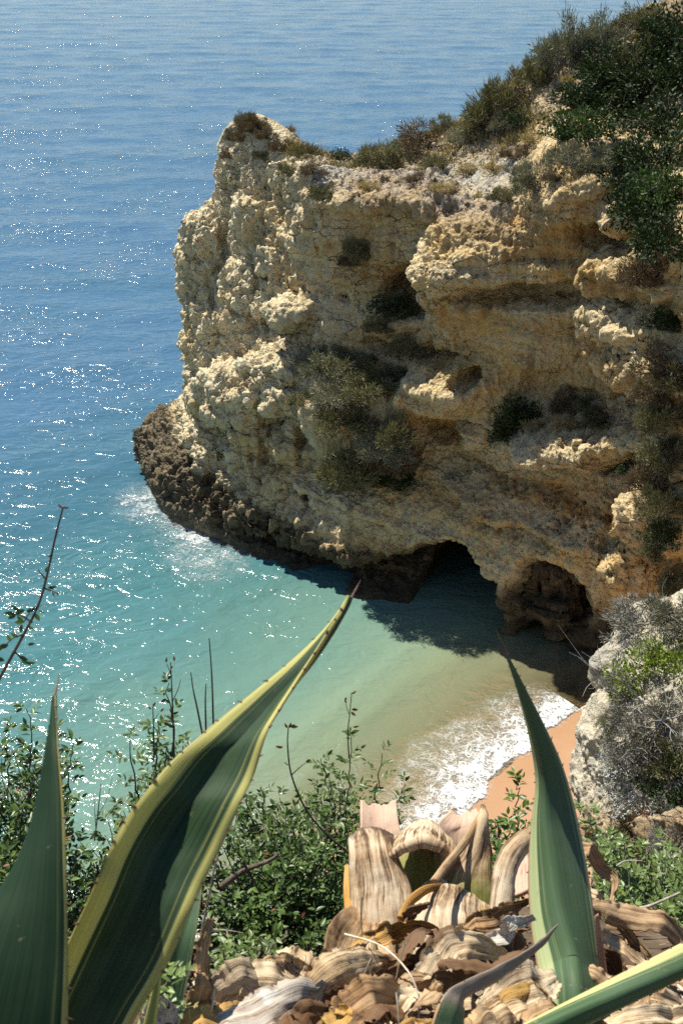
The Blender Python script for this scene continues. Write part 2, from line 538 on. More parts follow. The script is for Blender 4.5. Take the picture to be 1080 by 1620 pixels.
C = mixc(C, np.array((0.045, 0.034, 0.020)), np.clip(0.95 * notch + 0.85 * cave + 0.75 * alcove + 0.6 * foot, 0, 0.92) * np.clip(0.75 + 0.9 * nB, 0.3, 1))  # darker again: shade of the undercut recesses put into the rock colour
C = np.clip(C * (1 + 0.22 * nB[..., None] + 0.12 * nC[..., None]), 0.02, 0.8)

m = NT('headland_rock')
p = m.pos()
col = m.attr('tone').outputs['Color']
fn = m.noise(3.2, 6, p, 0.65)
col = m.mix(1.0, col, m.ramp(fn, [(0.25, (0.72, 0.70, 0.66)), (0.5, (1, 1, 1)), (0.75, (1.16, 1.14, 1.1))]), 'MULTIPLY')
spk = m.noise(11, 4, p, 0.7)
col = m.mix(1.0, col, m.ramp(spk, [(0.32, (0.62, 0.60, 0.56)), (0.46, (1, 1, 1))]), 'MULTIPLY')
h = m.math('ADD', m.noise(5, 8, p, 0.7), m.math('MULTIPLY', m.n('TexVoronoi', {'Scale': 7.0, 'Vector': p}).outputs[0], 0.5))
wv_ = m.n('VectorMath', {0: m.scaled(p, (1.0, 1.0, 1.7)), 1: m.n('VectorMath', {0: m.noise(1.1, 4, p, out=1), 'Scale': 1.3}, operation='SCALE').outputs[0]}, operation='ADD').outputs[0]
crk = m.n('TexVoronoi', {'Scale': 0.75, 'Vector': wv_}, feature='DISTANCE_TO_EDGE').outputs[0]
crk = m.math('MAXIMUM', m.map(crk, 0.0, 0.022), m.map(m.noise(0.6, 3, p), 0.50, 0.60, 1.0, 0.0))
col = m.mix(1.0, col, m.ramp(crk, [(0.0, (0.60, 0.55, 0.48)), (1.0, (1, 1, 1))]), 'MULTIPLY')
h = m.math('ADD', h, m.math('MULTIPLY', crk, 0.7))
M_ROCK = m.done(m.principled(col, 0.92, m.bump(h, 1.0, 0.17), spec=0.2))
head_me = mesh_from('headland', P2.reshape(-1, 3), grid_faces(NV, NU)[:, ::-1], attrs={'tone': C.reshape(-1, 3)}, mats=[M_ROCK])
headland = tag(link('headland', head_me), kind='structure')
head_bvh = None

# ================================================================== BEACH, SEABED, SEA
SHORE_PX = [(1250, 1010), (1080, 1060), (985, 1090), (918, 1122), (872, 1152), (832, 1186), (800, 1216), (770, 1246), (745, 1272), (700, 1312), (655, 1352), (615, 1400),
            (560, 1480), (480, 1600), (380, 1800), (200, 2300)]
SHORE = np.array([at_z(*q)[:2] for q in SHORE_PX])
SHORE = catmull(SHORE, 80)


def shore_dist(X, Y):
    """metres to the shoreline, positive out at sea"""
    q = np.stack([X.ravel(), Y.ravel()], 1)
    best = np.full(len(q), 1e9)
    sgn = np.ones(len(q))
    for a, b in zip(SHORE[:-1], SHORE[1:]):
        ab = b - a
        t = np.clip(((q - a) @ ab) / (ab @ ab), 0, 1)
        d = np.linalg.norm(q - (a + t[:, None] * ab), axis=1)
        cr = ab[0] * (q[:, 1] - a[1]) - ab[1] * (q[:, 0] - a[0])
        s = np.where(cr < 0, 1.0, -1.0)
        upd = d < best
        best = np.where(upd, d, best)
        sgn = np.where(upd, s, sgn)
    return (best * sgn).reshape(X.shape)


def bed_z(X, Y):
    d = shore_dist(X, Y)
    land = np.minimum(-d, 30) * 0.055
    sea_ = -(0.15 * np.maximum(d, 0) ** 1.0 + 0.0026 * np.maximum(d, 0) ** 2)
    return np.where(d < 0, land, np.maximum(sea_, -9.0))


def polar_grid(r, a):
    rr, aa = np.meshgrid(r, a, indexing='ij')
    return rr * np.sin(aa), rr * np.cos(aa)


# sand above and under the water
gx, gy = np.meshgrid(np.linspace(-45, 30, 260), np.linspace(8, 75, 240))
gz = bed_z(gx, gy)
gz = gz + 0.03 * fbm(np.stack([gx.ravel() * 0.8, gy.ravel() * 0.8, 0 * gx.ravel()], 1), 3, 203).reshape(gx.shape)
m = NT('beach_sand')
p = m.pos()
z = m.n('SeparateXYZ', {0: p}).outputs[2]
base = m.ramp(m.noise(1.3, 5, p), [(0.3, (0.37, 0.215, 0.122)), (0.7, (0.43, 0.26, 0.155))])
base = m.mix(1.0, base, m.ramp(m.noise(60, 3, p, 0.7), [(0.3, (0.86, 0.85, 0.83)), (0.6, (1.05, 1.05, 1.05))]), 'MULTIPLY')
wet = m.map(m.math('ADD', z, m.math('MULTIPLY', m.noise(0.9, 3, p), 0.16)), 0.10, 0.26, 1.0, 0.0)
base = m.mix(m.math('MULTIPLY', wet, 0.75), base, (0.36, 0.20, 0.10))
M_SAND = m.done(m.principled(base, m.map(wet, 0, 1, 0.9, 0.45), m.bump(m.noise(26, 5, p, 0.6), 0.25, 0.03), spec=0.35))
sand = tag(link('beach', mesh_from('beach', np.stack([gx, gy, gz], -1).reshape(-1, 3), grid_faces(240, 260)[:, ::1], mats=[M_SAND])), kind='structure')

# the water
r1 = np.geomspace(16, 420, 620)
r2 = np.geomspace(430, 42000, 60)
SX, SY = polar_grid(np.concatenate([r1, r2]), np.linspace(R(-62), R(62), 520))
sd = shore_dist(SX, SY)
calm = sstep(0.2, 22, sd)
rad = np.hypot(SX, SY)
rng = np.random.default_rng(4)
SZ = np.zeros_like(SX)
for lam, amp, ang in ((17, .085, 100), (11, .07, 78), (8.3, .05, 118), (6.1, .045, 95), (4.6, .035, 70), (3.3, .03, 128), (2.6, .022, 102), (2.0, .018, 84), (1.55, .014, 140), (1.2, .011, 60)):
    kx, ky = 2 * math.pi / lam * math.cos(R(ang)), 2 * math.pi / lam * math.sin(R(ang))
    ph = rng.uniform(0, 6.28)
    keep = sstep(0.0, 1.0, lam / (rad * 0.0065 * 3.0))          # waves the grid can still carry
    wob = 1.6 * pn(np.stack([SX.ravel() * 0.4 / lam, SY.ravel() * 0.4 / lam, 0 * SX.ravel() + lam], 1), 7).reshape(SX.shape)
    SZ += amp * keep * (1 - np.abs(np.sin(0.5 * (kx * SX + ky * SY + ph + wob))) * 1.6 + 0.3)
SZ = SZ * calm * 0.8 - 0.006
# small swells rolling in to the beach
for d0, a_ in ((2.3, .05), (3.4, .10), (4.9, .06), (6.4, .06), (9.5, .05), (14, .05)):
    q = sd + 0.8 * fbm(np.stack([SX.ravel() * 0.25, SY.ravel() * 0.25, 0 * SX.ravel() + d0], 1), 2, 11).reshape(SX.shape)
    SZ += a_ * np.exp(-((q - d0) / 0.45) ** 2)
depth = np.maximum(-bed_z(SX, SY), 0)
depth = np.where(rad > 90, 9.0, depth)
m = NT('sea_water')
p = m.pos()
dep = m.attr('depth').outputs['Fac']
patch = m.noise(0.055, 3, p, 0.6)
dv = m.math('ADD', dep, m.math('MULTIPLY', m.math('SUBTRACT', patch, 0.5), m.map(dep, 0, 5, 0.0, 5.0)))
body = m.ramp(m.math('DIVIDE', dv, 10.0), [(0.0, (0.38, 0.30, 0.15)), (0.04, (0.31, 0.30, 0.17)), (0.09, (0.205, 0.26, 0.165)), (0.16, (0.12, 0.215, 0.175)), (0.30, (0.056, 0.155, 0.165)), (0.55, (0.040, 0.115, 0.150)), (0.9, (0.052, 0.122, 0.198))])
sc = m.scaled(p, (1.0, 1.7, 1.0))
gust = m.map(m.noise(0.09, 3, p, 0.6), 0.35, 0.65, 0.55, 1.25)
h1 = m.noise(0.9, 3, sc, 0.5, 0.8)
h2 = m.noise(3.0, 3, sc, 0.5, 0.8)
h3 = m.noise(9.0, 2, sc, 0.5, 0.3)
deepf = m.map(dep, 0.1, 3.0, 0.35, 1.0)
b1 = m.bump(h1, m.math('MULTIPLY', deepf, m.math('MULTIPLY', gust, 0.47)), 0.50)
b2 = m.bump(h2, m.math('MULTIPLY', gust, 0.32), 0.10, b1)
b3 = m.bump(h3, 0.3, 0.016, b2)
prin = m.principled(body, 0.12, b3, spec=0.5, IOR=1.33)
clear = m.n('MixShader', {0: m.n('Fresnel', {'IOR': 1.33, 'Normal': b3}), 1: m.n('BsdfTransparent', {0: (0.92, 0.95, 0.86, 1)}), 2: m.n('BsdfGlossy', {'Roughness': 0.05, 'Normal': b3})})
see = m.map(dep, 0.0, 1.1, 0.06, 1.0)
M_SEA = m.done(m.n('MixShader', {0: see, 1: clear, 2: prin}))
sea = tag(link('sea', mesh_from('sea', np.stack([SX, SY, SZ], -1).reshape(-1, 3), grid_faces(680, 520)[:, ::-1], attrs={'depth': depth.ravel()}, mats=[M_SEA])), kind='structure')

# foam: a thin sheet of bubbles on the swash, holes where the lace opens
def foam_material(name, thick):
    m = NT(name)
    p = m.pos()
    den = m.attr('froth').outputs['Fac']
    def vein(scale, off, rough):
        v = m.n('Mapping', {'Vector': p, 'Location': (off, off * 0.7, 0)}).outputs[0]
        return m.math('ABSOLUTE', m.math('SUBTRACT', m.noise(scale, 5, v, rough, 1.2), 0.5))

    lace = m.math('MINIMUM', m.math('MINIMUM', vein(1.5, 3.1, 0.5), m.math('MULTIPLY', vein(2.6, 11.0, 0.55), 1.1)), m.math('MULTIPLY', vein(5.5, 23.0, 0.6), 1.5))
    big = m.noise(0.8, 6, p, 0.7, 0.6)
    thr = m.math('MULTIPLY', m.math('MULTIPLY', den, m.map(big, 0.32, 0.66, 0.1, 1.4)), thick)
    a = m.map(m.math('SUBTRACT', thr, lace), -0.008, 0.028)
    a = m.math('MAXIMUM', a, m.math('MULTIPLY', m.map(thr, 0.0, thick * 1.1, 0.0, 0.30), m.map(m.noise(9, 4, p), 0.3, 0.7, 0.5, 1.0)))
    a = m.math('MULTIPLY', a, m.map(den, 0.02, 0.12), clamp=True)
    d = m.principled((0.66, 0.68, 0.67), 0.75, m.bump(m.noise(22, 3, p), 0.5, 0.03), spec=0.2)
    return m.done(m.n('MixShader', {0: a, 1: m.n('BsdfTransparent'), 2: d}))


M_FOAM = foam_material('sea_foam', 0.046)
ns, nt = 420, 150
SS = catmull(SHORE[16:64], ns)
tg = np.gradient(SS, axis=0)
nrm = np.stack([tg[:, 1], -tg[:, 0]], 1)
nrm /= np.linalg.norm(nrm, axis=1, keepdims=True)
if np.mean(shore_dist(*(SS + nrm)[:, :].T)) < 0:
    nrm = -nrm
tt = np.linspace(-0.9, 5.2, nt)
FP = SS[:, None, :] + nrm[:, None, :] * tt[None, :, None]
edge = 0.45 * fbm(np.stack([SS[:, 0] * 0.7, SS[:, 1] * 0.7, 0 * SS[:, 0]], 1), 4, 300)
dd = tt[None, :] - edge[:, None]
fpx, fpy = project(np.concatenate([FP, np.zeros(FP.shape[:2] + (1,))], -1))
wid = np.interp(np.mean(fpx, 1), [560, 650, 700, 760, 850, 920, 990], [0.9, 1.6, 1.7, 1.4, 0.9, 0.5, 0.25])[:, None]
den = sstep(-0.10, 0.02, dd) * (1 - sstep(0.55 * wid, 1.5 * wid, dd)) * 0.95
den += 0.6 * np.exp(-((dd - 0.35) / 0.4) ** 2)
den += 0.30 * sstep(0.2, 0.6, dd) * np.exp(-((dd - 1.5 * wid) / 0.5) ** 2)
den *= sstep(935, 885, fpx) * sstep(540, 640, fpx)
fz = np.maximum(bed_z(FP[..., 0], FP[..., 1]), 0) + 0.05 + 0.04 * np.exp(-((tt[None] - 3.4) / 0.6) ** 2) + 0.01 * sstep(0, 0.3, dd)
foam = tag(link('sea_foam', mesh_from('sea_foam', np.concatenate([FP, fz[..., None]], -1).reshape(-1, 3), grid_faces(ns, nt), attrs={'froth': den.ravel()}, mats=[M_FOAM])), kind='stuff')

# broken water off the point
gx2, gy2 = np.meshgrid(np.linspace(-13, -1, 150), np.linspace(39, 56, 170))
qx, qy = project(np.stack([gx2, gy2, 0 * gx2], -1))
den2 = 0.8 * np.exp(-(((qx - 300) / 46) ** 2 + ((qy - 838) / 34) ** 2)) + 0.75 * np.exp(-(((qx - 232) / 42) ** 2 + ((qy - 800) / 24) ** 2)) \
    + 0.6 * np.exp(-(((qx - 330) / 50) ** 2 + ((qy - 892) / 26) ** 2)) + 0.55 * np.exp(-(((qx - 318) / 22) ** 2 + ((qy - 852) / 9) ** 2))
from_sea = BVHTree.FromPolygons([], []) if False else None
M_FOAM2 = foam_material('broken_water', 0.045)
foam2 = tag(link('wave_foam', mesh_from('wave_foam', np.stack([gx2, gy2, 0 * gx2 + 0.14], -1).reshape(-1, 3), grid_faces(170, 150), attrs={'froth': 0.72 * den2.ravel()}, mats=[M_FOAM2])), kind='stuff')

# ================================================================== PLANTS OF THE HEADLAND
def leaf_material(name, c1, c2, rough=0.55, trans=0.25, spec=0.35):
    m = NT(name)
    t = m.attr('tint').outputs['Fac']
    col = m.mix(t, c1, c2)
    col = m.mix(1.0, col, m.ramp(m.noise(2.5, 3, m.pos()), [(0.3, (0.75, 0.75, 0.75)), (0.7, (1.2, 1.2, 1.2))]), 'MULTIPLY')
    d = m.principled(col, rough, spec=spec)
    tr = m.n('BsdfTranslucent', {'Color': m.mix(1.0, col, (1.3, 1.5, 0.6), 'MULTIPLY')})
    return m.done(m.n('MixShader', {0: trans, 1: d, 2: tr}))


def wood_material(name, c1, c2, scale=30):
    m = NT(name)
    col = m.ramp(m.noise(scale, 4, m.scaled(m.obj(), (1, 1, 0.3))), [(0.3, c1), (0.7, c2)])
    return m.done(m.principled(col, 0.85, m.bump(m.noise(scale * 2, 3, m.obj()), 0.4, 0.01), spec=0.2))


M_LEAF = {
    'olive': leaf_material('leaf_olive', (0.10, 0.096, 0.045), (0.27, 0.245, 0.125), trans=0.1),
    'grey': leaf_material('leaf_grey_green', (0.13, 0.13, 0.085), (0.31, 0.29, 0.205), trans=0.1),
    'brown': leaf_material('leaf_brown', (0.11, 0.075, 0.045), (0.24, 0.175, 0.105), trans=0.1),
    'dark': leaf_material('leaf_dark_green', (0.020, 0.036, 0.012), (0.052, 0.078, 0.026), rough=0.55, trans=0.08, spec=0.2),
    'bright': leaf_material('leaf_bright_green', (0.032, 0.060, 0.016), (0.085, 0.125, 0.036), rough=0.5, trans=0.12, spec=0.22),
    'lime': leaf_material('leaf_lime', (0.13, 0.19, 0.022), (0.24, 0.29, 0.045), trans=0.25),
    'straw': leaf_material('leaf_straw', (0.30, 0.22, 0.10), (0.46, 0.36, 0.19), trans=0.15),
    'silver': leaf_material('leaf_silver', (0.34, 0.36, 0.34), (0.56, 0.58, 0.56), trans=0.1),
    'ash': leaf_material('leaf_ash', (0.11, 0.105, 0.08), (0.30, 0.285, 0.24), trans=0.05),
    'rust': leaf_material('leaf_rust', (0.12, 0.055, 0.03), (0.24, 0.13, 0.07), trans=0.1),
}
M_TWIG = wood_material('twig_bark', (0.10, 0.075, 0.05), (0.22, 0.18, 0.13))
M_GREYTWIG = wood_material('twig_grey', (0.26, 0.25, 0.235), (0.50, 0.49, 0.46))


def unit(v):
    return v / np.maximum(np.linalg.norm(v, axis=-1, keepdims=True), 1e-9)


def leaf_cards(pos, axis, length, width, rng, fold=0.25):
    """a folded six-point leaf at each position: (verts, quads)"""
    n = len(pos)
    axis = unit(axis)
    r = unit(rng.normal(size=(n, 3)))
    side = unit(np.cross(axis, r))
    nor = np.cross(side, axis)
    L, W = np.reshape(length, (-1, 1)), np.reshape(width, (-1, 1))
    V = np.stack([pos, pos + axis * L * 0.45 + side * W * 0.5 + nor * W * fold, pos + axis * L, pos + axis * L * 0.5,
                  pos + axis * L * 0.45 - side * W * 0.5 + nor * W * fold], 1)
    b = (np.arange(n) * 5)[:, None]
    F = np.stack([b + [0, 1, 2, 3], b + [0, 3, 2, 4]], 1).reshape(-1, 4)
    return V.reshape(-1, 3), F


def tubes(paths, radii, sides=4):
    """tapered round bars along many polylines, one array of verts and quads"""
    Vs, Fs, base = [], [], 0
    for P, r in zip(paths, radii):
        P = np.asarray(P, float)
        k = len(P)
        t = unit(np.gradient(P, axis=0))
        ref = np.where(np.abs(t[:, 2:3]) > 0.9, (1.0, 0, 0), (0, 0, 1.0))
        a = unit(np.cross(t, ref))
        b = np.cross(t, a)
        ang = np.arange(sides) / sides * 2 * math.pi
        rr = np.linspace(r[0], r[1], k)[:, None, None]
        ring = P[:, None] + rr * (a[:, None] * np.cos(ang)[None, :, None] + b[:, None] * np.sin(ang)[None, :, None])
        Vs.append(ring.reshape(-1, 3))
        i = base + np.arange(k * sides).reshape(k, sides)
        j = np.roll(i, -1, 1)
        Fs.append(np.stack([i[:-1], j[:-1], j[1:], i[1:]], -1).reshape(-1, 4))
        base += k * sides
    return np.concatenate(Vs), np.concatenate(Fs)


def shrub_meshes(kind, mat, seed, n=1500, leaf=0.10, woodmat=None):
    """foliage and branches of one shrub of about unit radius, standing on z = 0"""
    rng = np.random.default_rng(seed)
    nc = 34
    d = unit(rng.normal(size=(nc, 3)) * (1, 1, 0.75))
    d[:, 2] = np.abs(d[:, 2]) * 0.95 - 0.05
    cen = d * rng.uniform(0.35, 0.86, (nc, 1)) * (1, 1, 0.92)
    cr = rng.uniform(0.14, 0.32, nc)
    k = rng.integers(0, nc, n)
    o = unit(rng.normal(size=(n, 3)))
    if kind == 'heath':
        pos = cen[k] + o * (cr[k] * rng.uniform(0.1, 0.9, n))[:, None]
        ax = unit(cen[k] * 0.8 + o * 0.8 + rng.normal(size=(n, 3)) * 0.35 + (0, 0, 0.25))
        ln = leaf * rng.uniform(0.5, 1.7, n)
        wd = leaf * rng.uniform(0.12, 0.26, n)
    else:
        pos = cen[k] + o * (cr[k] * np.cbrt(rng.uniform(0.2, 1, n)))[:, None]
        ax = unit(o + 0.5 * unit(cen[k]) + rng.normal(size=(n, 3)) * 0.6)
        ln = leaf * rng.uniform(0.6, 1.3, n)
        wd = ln * rng.uniform(0.45, 0.8, n)
    pos[:, 2] = np.maximum(pos[:, 2], 0.02)
    V, F = leaf_cards(pos, ax, ln, wd, rng)
    tint = np.repeat(np.clip(rng.normal(0.45, 0.28, n) + 0.25 * (rng.random(nc)[k] - 0.5), 0, 1), 5)
    fm = mesh_from('shrub_foliage', V, F, False, {'tint': tint}, [mat])
    paths, rad = [], []
    for i in range(nc):
        b0 = rng.normal(size=3) * 0.05 * (1, 1, 0)
        mid = cen[i] * 0.5 + rng.normal(size=3) * 0.07
        paths.append(catmull([b0 + (0, 0, -0.05), mid, cen[i], cen[i] + d[i] * cr[i] * 0.9], 7))
        rad.append((0.022, 0.004))
    V, F = tubes(paths, rad, 3)
    bm_ = mesh_from('shrub_branches', V, F, True, None, [woodmat or M_TWIG])
    return fm, bm_


SHRUB = {}
for i, (k, kind, mat, n, lf, wd) in enumerate((
        ('olive', 'heath', 'olive', 4200, 0.12, None), ('grey', 'heath', 'grey', 4200, 0.12, M_GREYTWIG), ('brown', 'heath', 'brown', 3600, 0.12, None),
        ('dark', 'leafy', 'dark', 2900, 0.085, None), ('bright', 'leafy', 'bright', 2900, 0.085, None), ('straw', 'heath', 'straw', 2200, 0.13, None),
        ('lime', 'leafy', 'lime', 5200, 0.060, None), ('silver', 'leafy', 'silver', 1500, 0.075, M_GREYTWIG), ('rust', 'heath', 'rust', 3000, 0.09, None),
        ('twiggy', 'heath', 'ash', 5200, 0.085, M_GREYTWIG))):
    SHRUB[k] = [shrub_meshes(kind, M_LEAF[mat], 100 + 10 * i + v, n, lf, wd) for v in range(2)]
rnd = random.Random(7)


def put_shrub(kind, loc, rx, rz, label, name='shrub', group=None, cat='shrub', tilt=(0, 0)):
    t = thing(name, label, cat, loc, group)
    t.rotation_euler = (tilt[0], tilt[1], rnd.uniform(0, 6.28))
    t.scale = (rx * rnd.uniform(0.92, 1.08), rx * rnd.uniform(0.92, 1.08), rz)
    fm, bm_ = rnd.choice(SHRUB[kind])
    link('foliage', fm, t)
    link('branches', bm_, t)
    return t


st_ = 2
Q = P2[::st_, ::st_]
head_bvh = BVHTree.FromPolygons([tuple(v) for v in Q.reshape(-1, 3)], grid_faces(*Q.shape[:2]).tolist())
CAMV = Vector((0, 0, CAM_H))


def ray(bvh, px_, py_):
    q = at(px_, py_, 10.0)
    d = (Vector(q) - CAMV).normalized()
    return bvh.ray_cast(CAMV, d)


LOOK = {'olive': 'olive green heathy shrub', 'grey': 'grey-green heathy shrub', 'brown': 'dry brown heathy shrub', 'dark': 'dark green leafy bush',
        'bright': 'mid green leafy bush', 'straw': 'straw-coloured dry shrub'}
# pixel, pixel of the foot, half width in pixels, height factor, kind, where it grows
HS = [
    (399, 198, 26, 1.1, 'brown', 'crowning the very top of the rock knob'), (391, 190, 18, 1.0, 'olive', 'beside the topmost brown shrub of the rock knob'), (412, 197, 20, .9, 'brown', 'just behind the summit of the rock knob'), (376, 216, 20, 1.0, 'brown', 'on the seaward shoulder of the rock knob'),
    (424, 214, 22, .9, 'brown', 'on the inland side of the knob summit'), (446, 232, 20, .9, 'brown', 'stepping down from the knob to the saddle'),
    (362, 245, 14, 1.0, 'brown', 'clinging to the seaward edge below the knob'), (416, 248, 18, .8, 'olive', 'in the hollow under the knob summit'),
    (464, 262, 18, .9, 'olive', 'at the foot of the knob where the saddle begins'), (496, 272, 24, .9, 'brown', 'alone in the middle of the saddle'),
    (511, 306, 24, .9, 'olive', 'below the saddle path on the rim'), (540, 252, 20, .9, 'dark', 'on the skyline just past the saddle'),
    (572, 262, 22, .8, 'olive', 'low on the bare saddle path'), (602, 258, 36, 1.0, 'olive', 'largest on the saddle skyline'),
    (585, 296, 22, .7, 'straw', 'on the slope above the grey rim'), (636, 244, 24, .8, 'grey', 'on the skyline between the saddle and the rise'),
    (668, 228, 38, .9, 'brown', 'dark and wide where the skyline starts to rise'), (692, 262, 24, .8, 'olive', 'on the slope below the first rise'),
    (716, 190, 22, .9, 'grey', 'on the skyline at a pale bare scar'), (737, 222, 26, .8, 'grey', 'beside the fallen pale stick'),
    (660, 284, 26, .7, 'brown', 'above the whitest part of the rim'), (742, 270, 24, .7, 'straw', 'in the middle of the dry slope'),
    (768, 196, 34, .9, 'olive', 'halfway up the skyline ridge'), (797, 168, 44, 1.0, 'olive', 'broadest on the rising skyline'),
    (800, 200, 24, .9, 'grey', 'tucked below the broad skyline shrub'), (828, 190, 22, .8, 'dark', 'on the pale earth below the ridge'),
    (848, 124, 30, 1.1, 'olive', 'on the ridge beside the tall grey shrub'), (886, 92, 36, 1.5, 'grey', 'tallest, sticking up from the skyline'),
    (912, 84, 20, .9, 'olive', 'small beside the tall grey shrub'), (846, 222, 26, .7, 'straw', 'below the bare earth track'),
    (872, 240, 34, .9, 'grey', 'spreading above the ochre hollow'), (782, 268, 24, .7, 'straw', 'low above the rim on the dry slope'),
    (803, 305, 24, .8, 'olive', 'on the lip of the grey rim'), (762, 312, 22, .7, 'straw', 'in a crack of the grey rim'),
    (700, 300, 22, .7, 'straw', 'hanging over the white rim rock'), (835, 268, 24, .7, 'olive', 'beside the top of the ochre wall'),
    (880, 284, 24, .7, 'brown', 'drooping over the ochre wall'), (820, 240, 20, .7, 'brown', 'between two straw clumps on the slope'),
    (955, 72, 26, .8, 'grey', 'beside the pale stony track near the summit'), (985, 50, 34, .9, 'grey', 'on the summit skyline'),
    (1016, 36, 30, .9, 'olive', 'at the top end of the summit skyline'), (905, 128, 20, .6, 'straw', 'beside the stony track'),
    (1048, 62, 40, 1.0, 'dark', 'highest of the dense thicket'), (1000, 92, 40, .9, 'olive', 'on the upper edge of the thicket'),
    (958, 118, 38, .9, 'dark', 'at the corner of the thicket by the track'), (930, 160, 38, .9, 'dark', 'on the outer edge of the thicket facing the slope'),
    (1010, 140, 48, .9, 'dark', 'deep in the upper thicket'), (1062, 120, 48, .9, 'dark', 'below the top bush of the thicket'),
    (965, 180, 40, .9, 'dark', 'in the middle of the thicket'), (918, 214, 42, 1.0, 'bright', 'bulging from the lower edge of the thicket'),
    (1000, 225, 52, .9, 'bright', 'sunlit in the centre of the thicket'), (1058, 200, 46, .9, 'dark', 'shaded in the inner thicket'),
    (950, 262, 36, .9, 'grey', 'pale and dry hanging under the thicket edge'), (1040, 265, 50, .9, 'dark', 'under the sunlit centre of the thicket'),
    (905, 258, 30, .8, 'grey', 'grey between thicket and ochre wall'), (1000, 288, 46, .9, 'dark', 'hanging above the corner of the ochre wall'),
    (1060, 318, 48, 1.0, 'bright', 'lit low in the thicket'), (1030, 345, 44, 1.0, 'dark', 'in the shaded gully beside the ochre wall'),
    (1068, 385, 46, 1.0, 'dark', 'lower in the shaded gully'), (1035, 398, 36, .9, 'brown', 'dead and brown at the gully foot'),
    (556, 372, 20, 1.2, 'olive', 'hanging high on the sheer middle face'), (556, 410, 18, 1.1, 'brown', 'dead below the hanging plant of the middle face'),
    (622, 492, 34, .9, 'dark', 'in the dark hollow beside the pale rib'), (600, 516, 26, .8, 'olive', 'on the lip of the dark hollow'), (645, 522, 24, .8, 'olive', 'under the dark hollow'),
    (512, 580, 36, .9, 'grey', 'at the head of the hanging scrub'), (556, 580, 32, .8, 'olive', 'along the top of the hanging scrub'), (600, 586, 32, .8, 'olive', 'beside the bare edge of the ledge'),
    (535, 622, 36, .9, 'grey', 'second down in the hanging scrub'), (582, 622, 34, .8, 'olive', 'in the middle of the hanging scrub'), (625, 612, 28, .8, 'olive', 'next to the pale square block'),
    (545, 664, 36, .9, 'olive', 'in the heart of the hanging scrub'), (592, 662, 34, .8, 'grey', 'below the middle of the hanging scrub'), (636, 648, 28, .8, 'olive', 'under the pale square block'),
    (572, 702, 36, .9, 'olive', 'low in the hanging scrub'), (612, 700, 30, .8, 'brown', 'dry at the side of the hanging scrub'), (540, 716, 26, .8, 'olive', 'at the outer foot of the hanging scrub'),
    (565, 748, 32, .9, 'dark', 'lowest of the hanging scrub'), (628, 748, 30, .9, 'dark', 'alone under the hanging scrub by the brow'), (486, 636, 22, .8, 'olive', 'on the pale ledge beside the scrub'),
    (846, 645, 34, .9, 'dark', 'dark on the small shelf under the long hollow'), (814, 664, 26, .9, 'dark', 'at the outer end of the small shelf'), (852, 680, 28, .7, 'straw', 'at the lip of the small shelf'),
    (905, 626, 26, 1.2, 'brown', 'upright against the shaded wall'), (930, 650, 30, .8, 'olive', 'on the pale shelf by the shaded wall'), (898, 672, 26, .7, 'straw', 'dry on the pale shelf'), (945, 672, 22, .7, 'olive', 'at the far end of the pale shelf'),
    (1004, 752, 26, .9, 'dark', 'in the recess under the pale shelf'), (1052, 560, 38, .9, 'brown', 'at the top of the side slope'), (1072, 590, 38, .9, 'olive', 'second on the side slope'),
    (1040, 612, 34, .9, 'brown', 'on the side slope next to the lit rib'), (1066, 640, 38, .9, 'olive', 'third on the side slope'), (1044, 672, 34, .9, 'straw', 'dry on the side slope'),
    (1072, 700, 38, .9, 'olive', 'in the middle of the side slope'), (1048, 730, 34, .9, 'brown', 'low on the side slope'), (1072, 770, 36, .9, 'olive', 'lower on the side slope'), (1062, 830, 30, .9, 'dark', 'at the bottom of the side slope'),
    (1074, 890, 28, .9, 'olive', 'just above the near pale outcrop'), (1040, 860, 22, .8, 'olive', 'on the last lit rib above the outcrop'), (1060, 510, 30, .9, 'dark', 'in the gully above the side slope'),
]
for (sx, sy, hw, hf, kind, where) in HS:
    hit, nor, _i, dist = ray(head_bvh, sx, sy)
    if hit is None:
        hit, nor, _i, dist = ray(head_bvh, sx - 4, sy + 14)
        if hit is None:
            continue
    r_ = hw * dist / FPX
    if nor.dot(CAMV - hit) < 0:
        nor = -nor
    steep = 1 - max(nor.z, 0)
    if kind in ('dark', 'bright') and sx > 880 and sy < 420:
        r_ *= 1.25
    if sy < 330 and kind not in ('dark', 'bright'):
        r_ *= 1.08 if (sy < 262 and sx > 560 and kind != 'straw') else 0.92
        hf *= 1.2 if (sy < 200 and sx > 700) else 1.0
    if 470 < sx < 660 and 560 < sy < 760:
        r_ *= 1.28
    hf *= 1 + 0.65 * steep ** 2
    p_ = hit + nor * (0.80 * steep - 0.06) * r_ - Vector((0, 0, (0.08 + 0.62 * steep ** 1.5) * r_ * hf))
    put_shrub(kind, p_, r_ * 1.2, r_ * hf * 1.2, LOOK[kind] + ' ' + where, name='bush' if kind in ('dark', 'bright') else 'shrub',
              cat='bush' if kind in ('dark', 'bright') else 'shrub', group='shrubs and bushes growing on the headland')

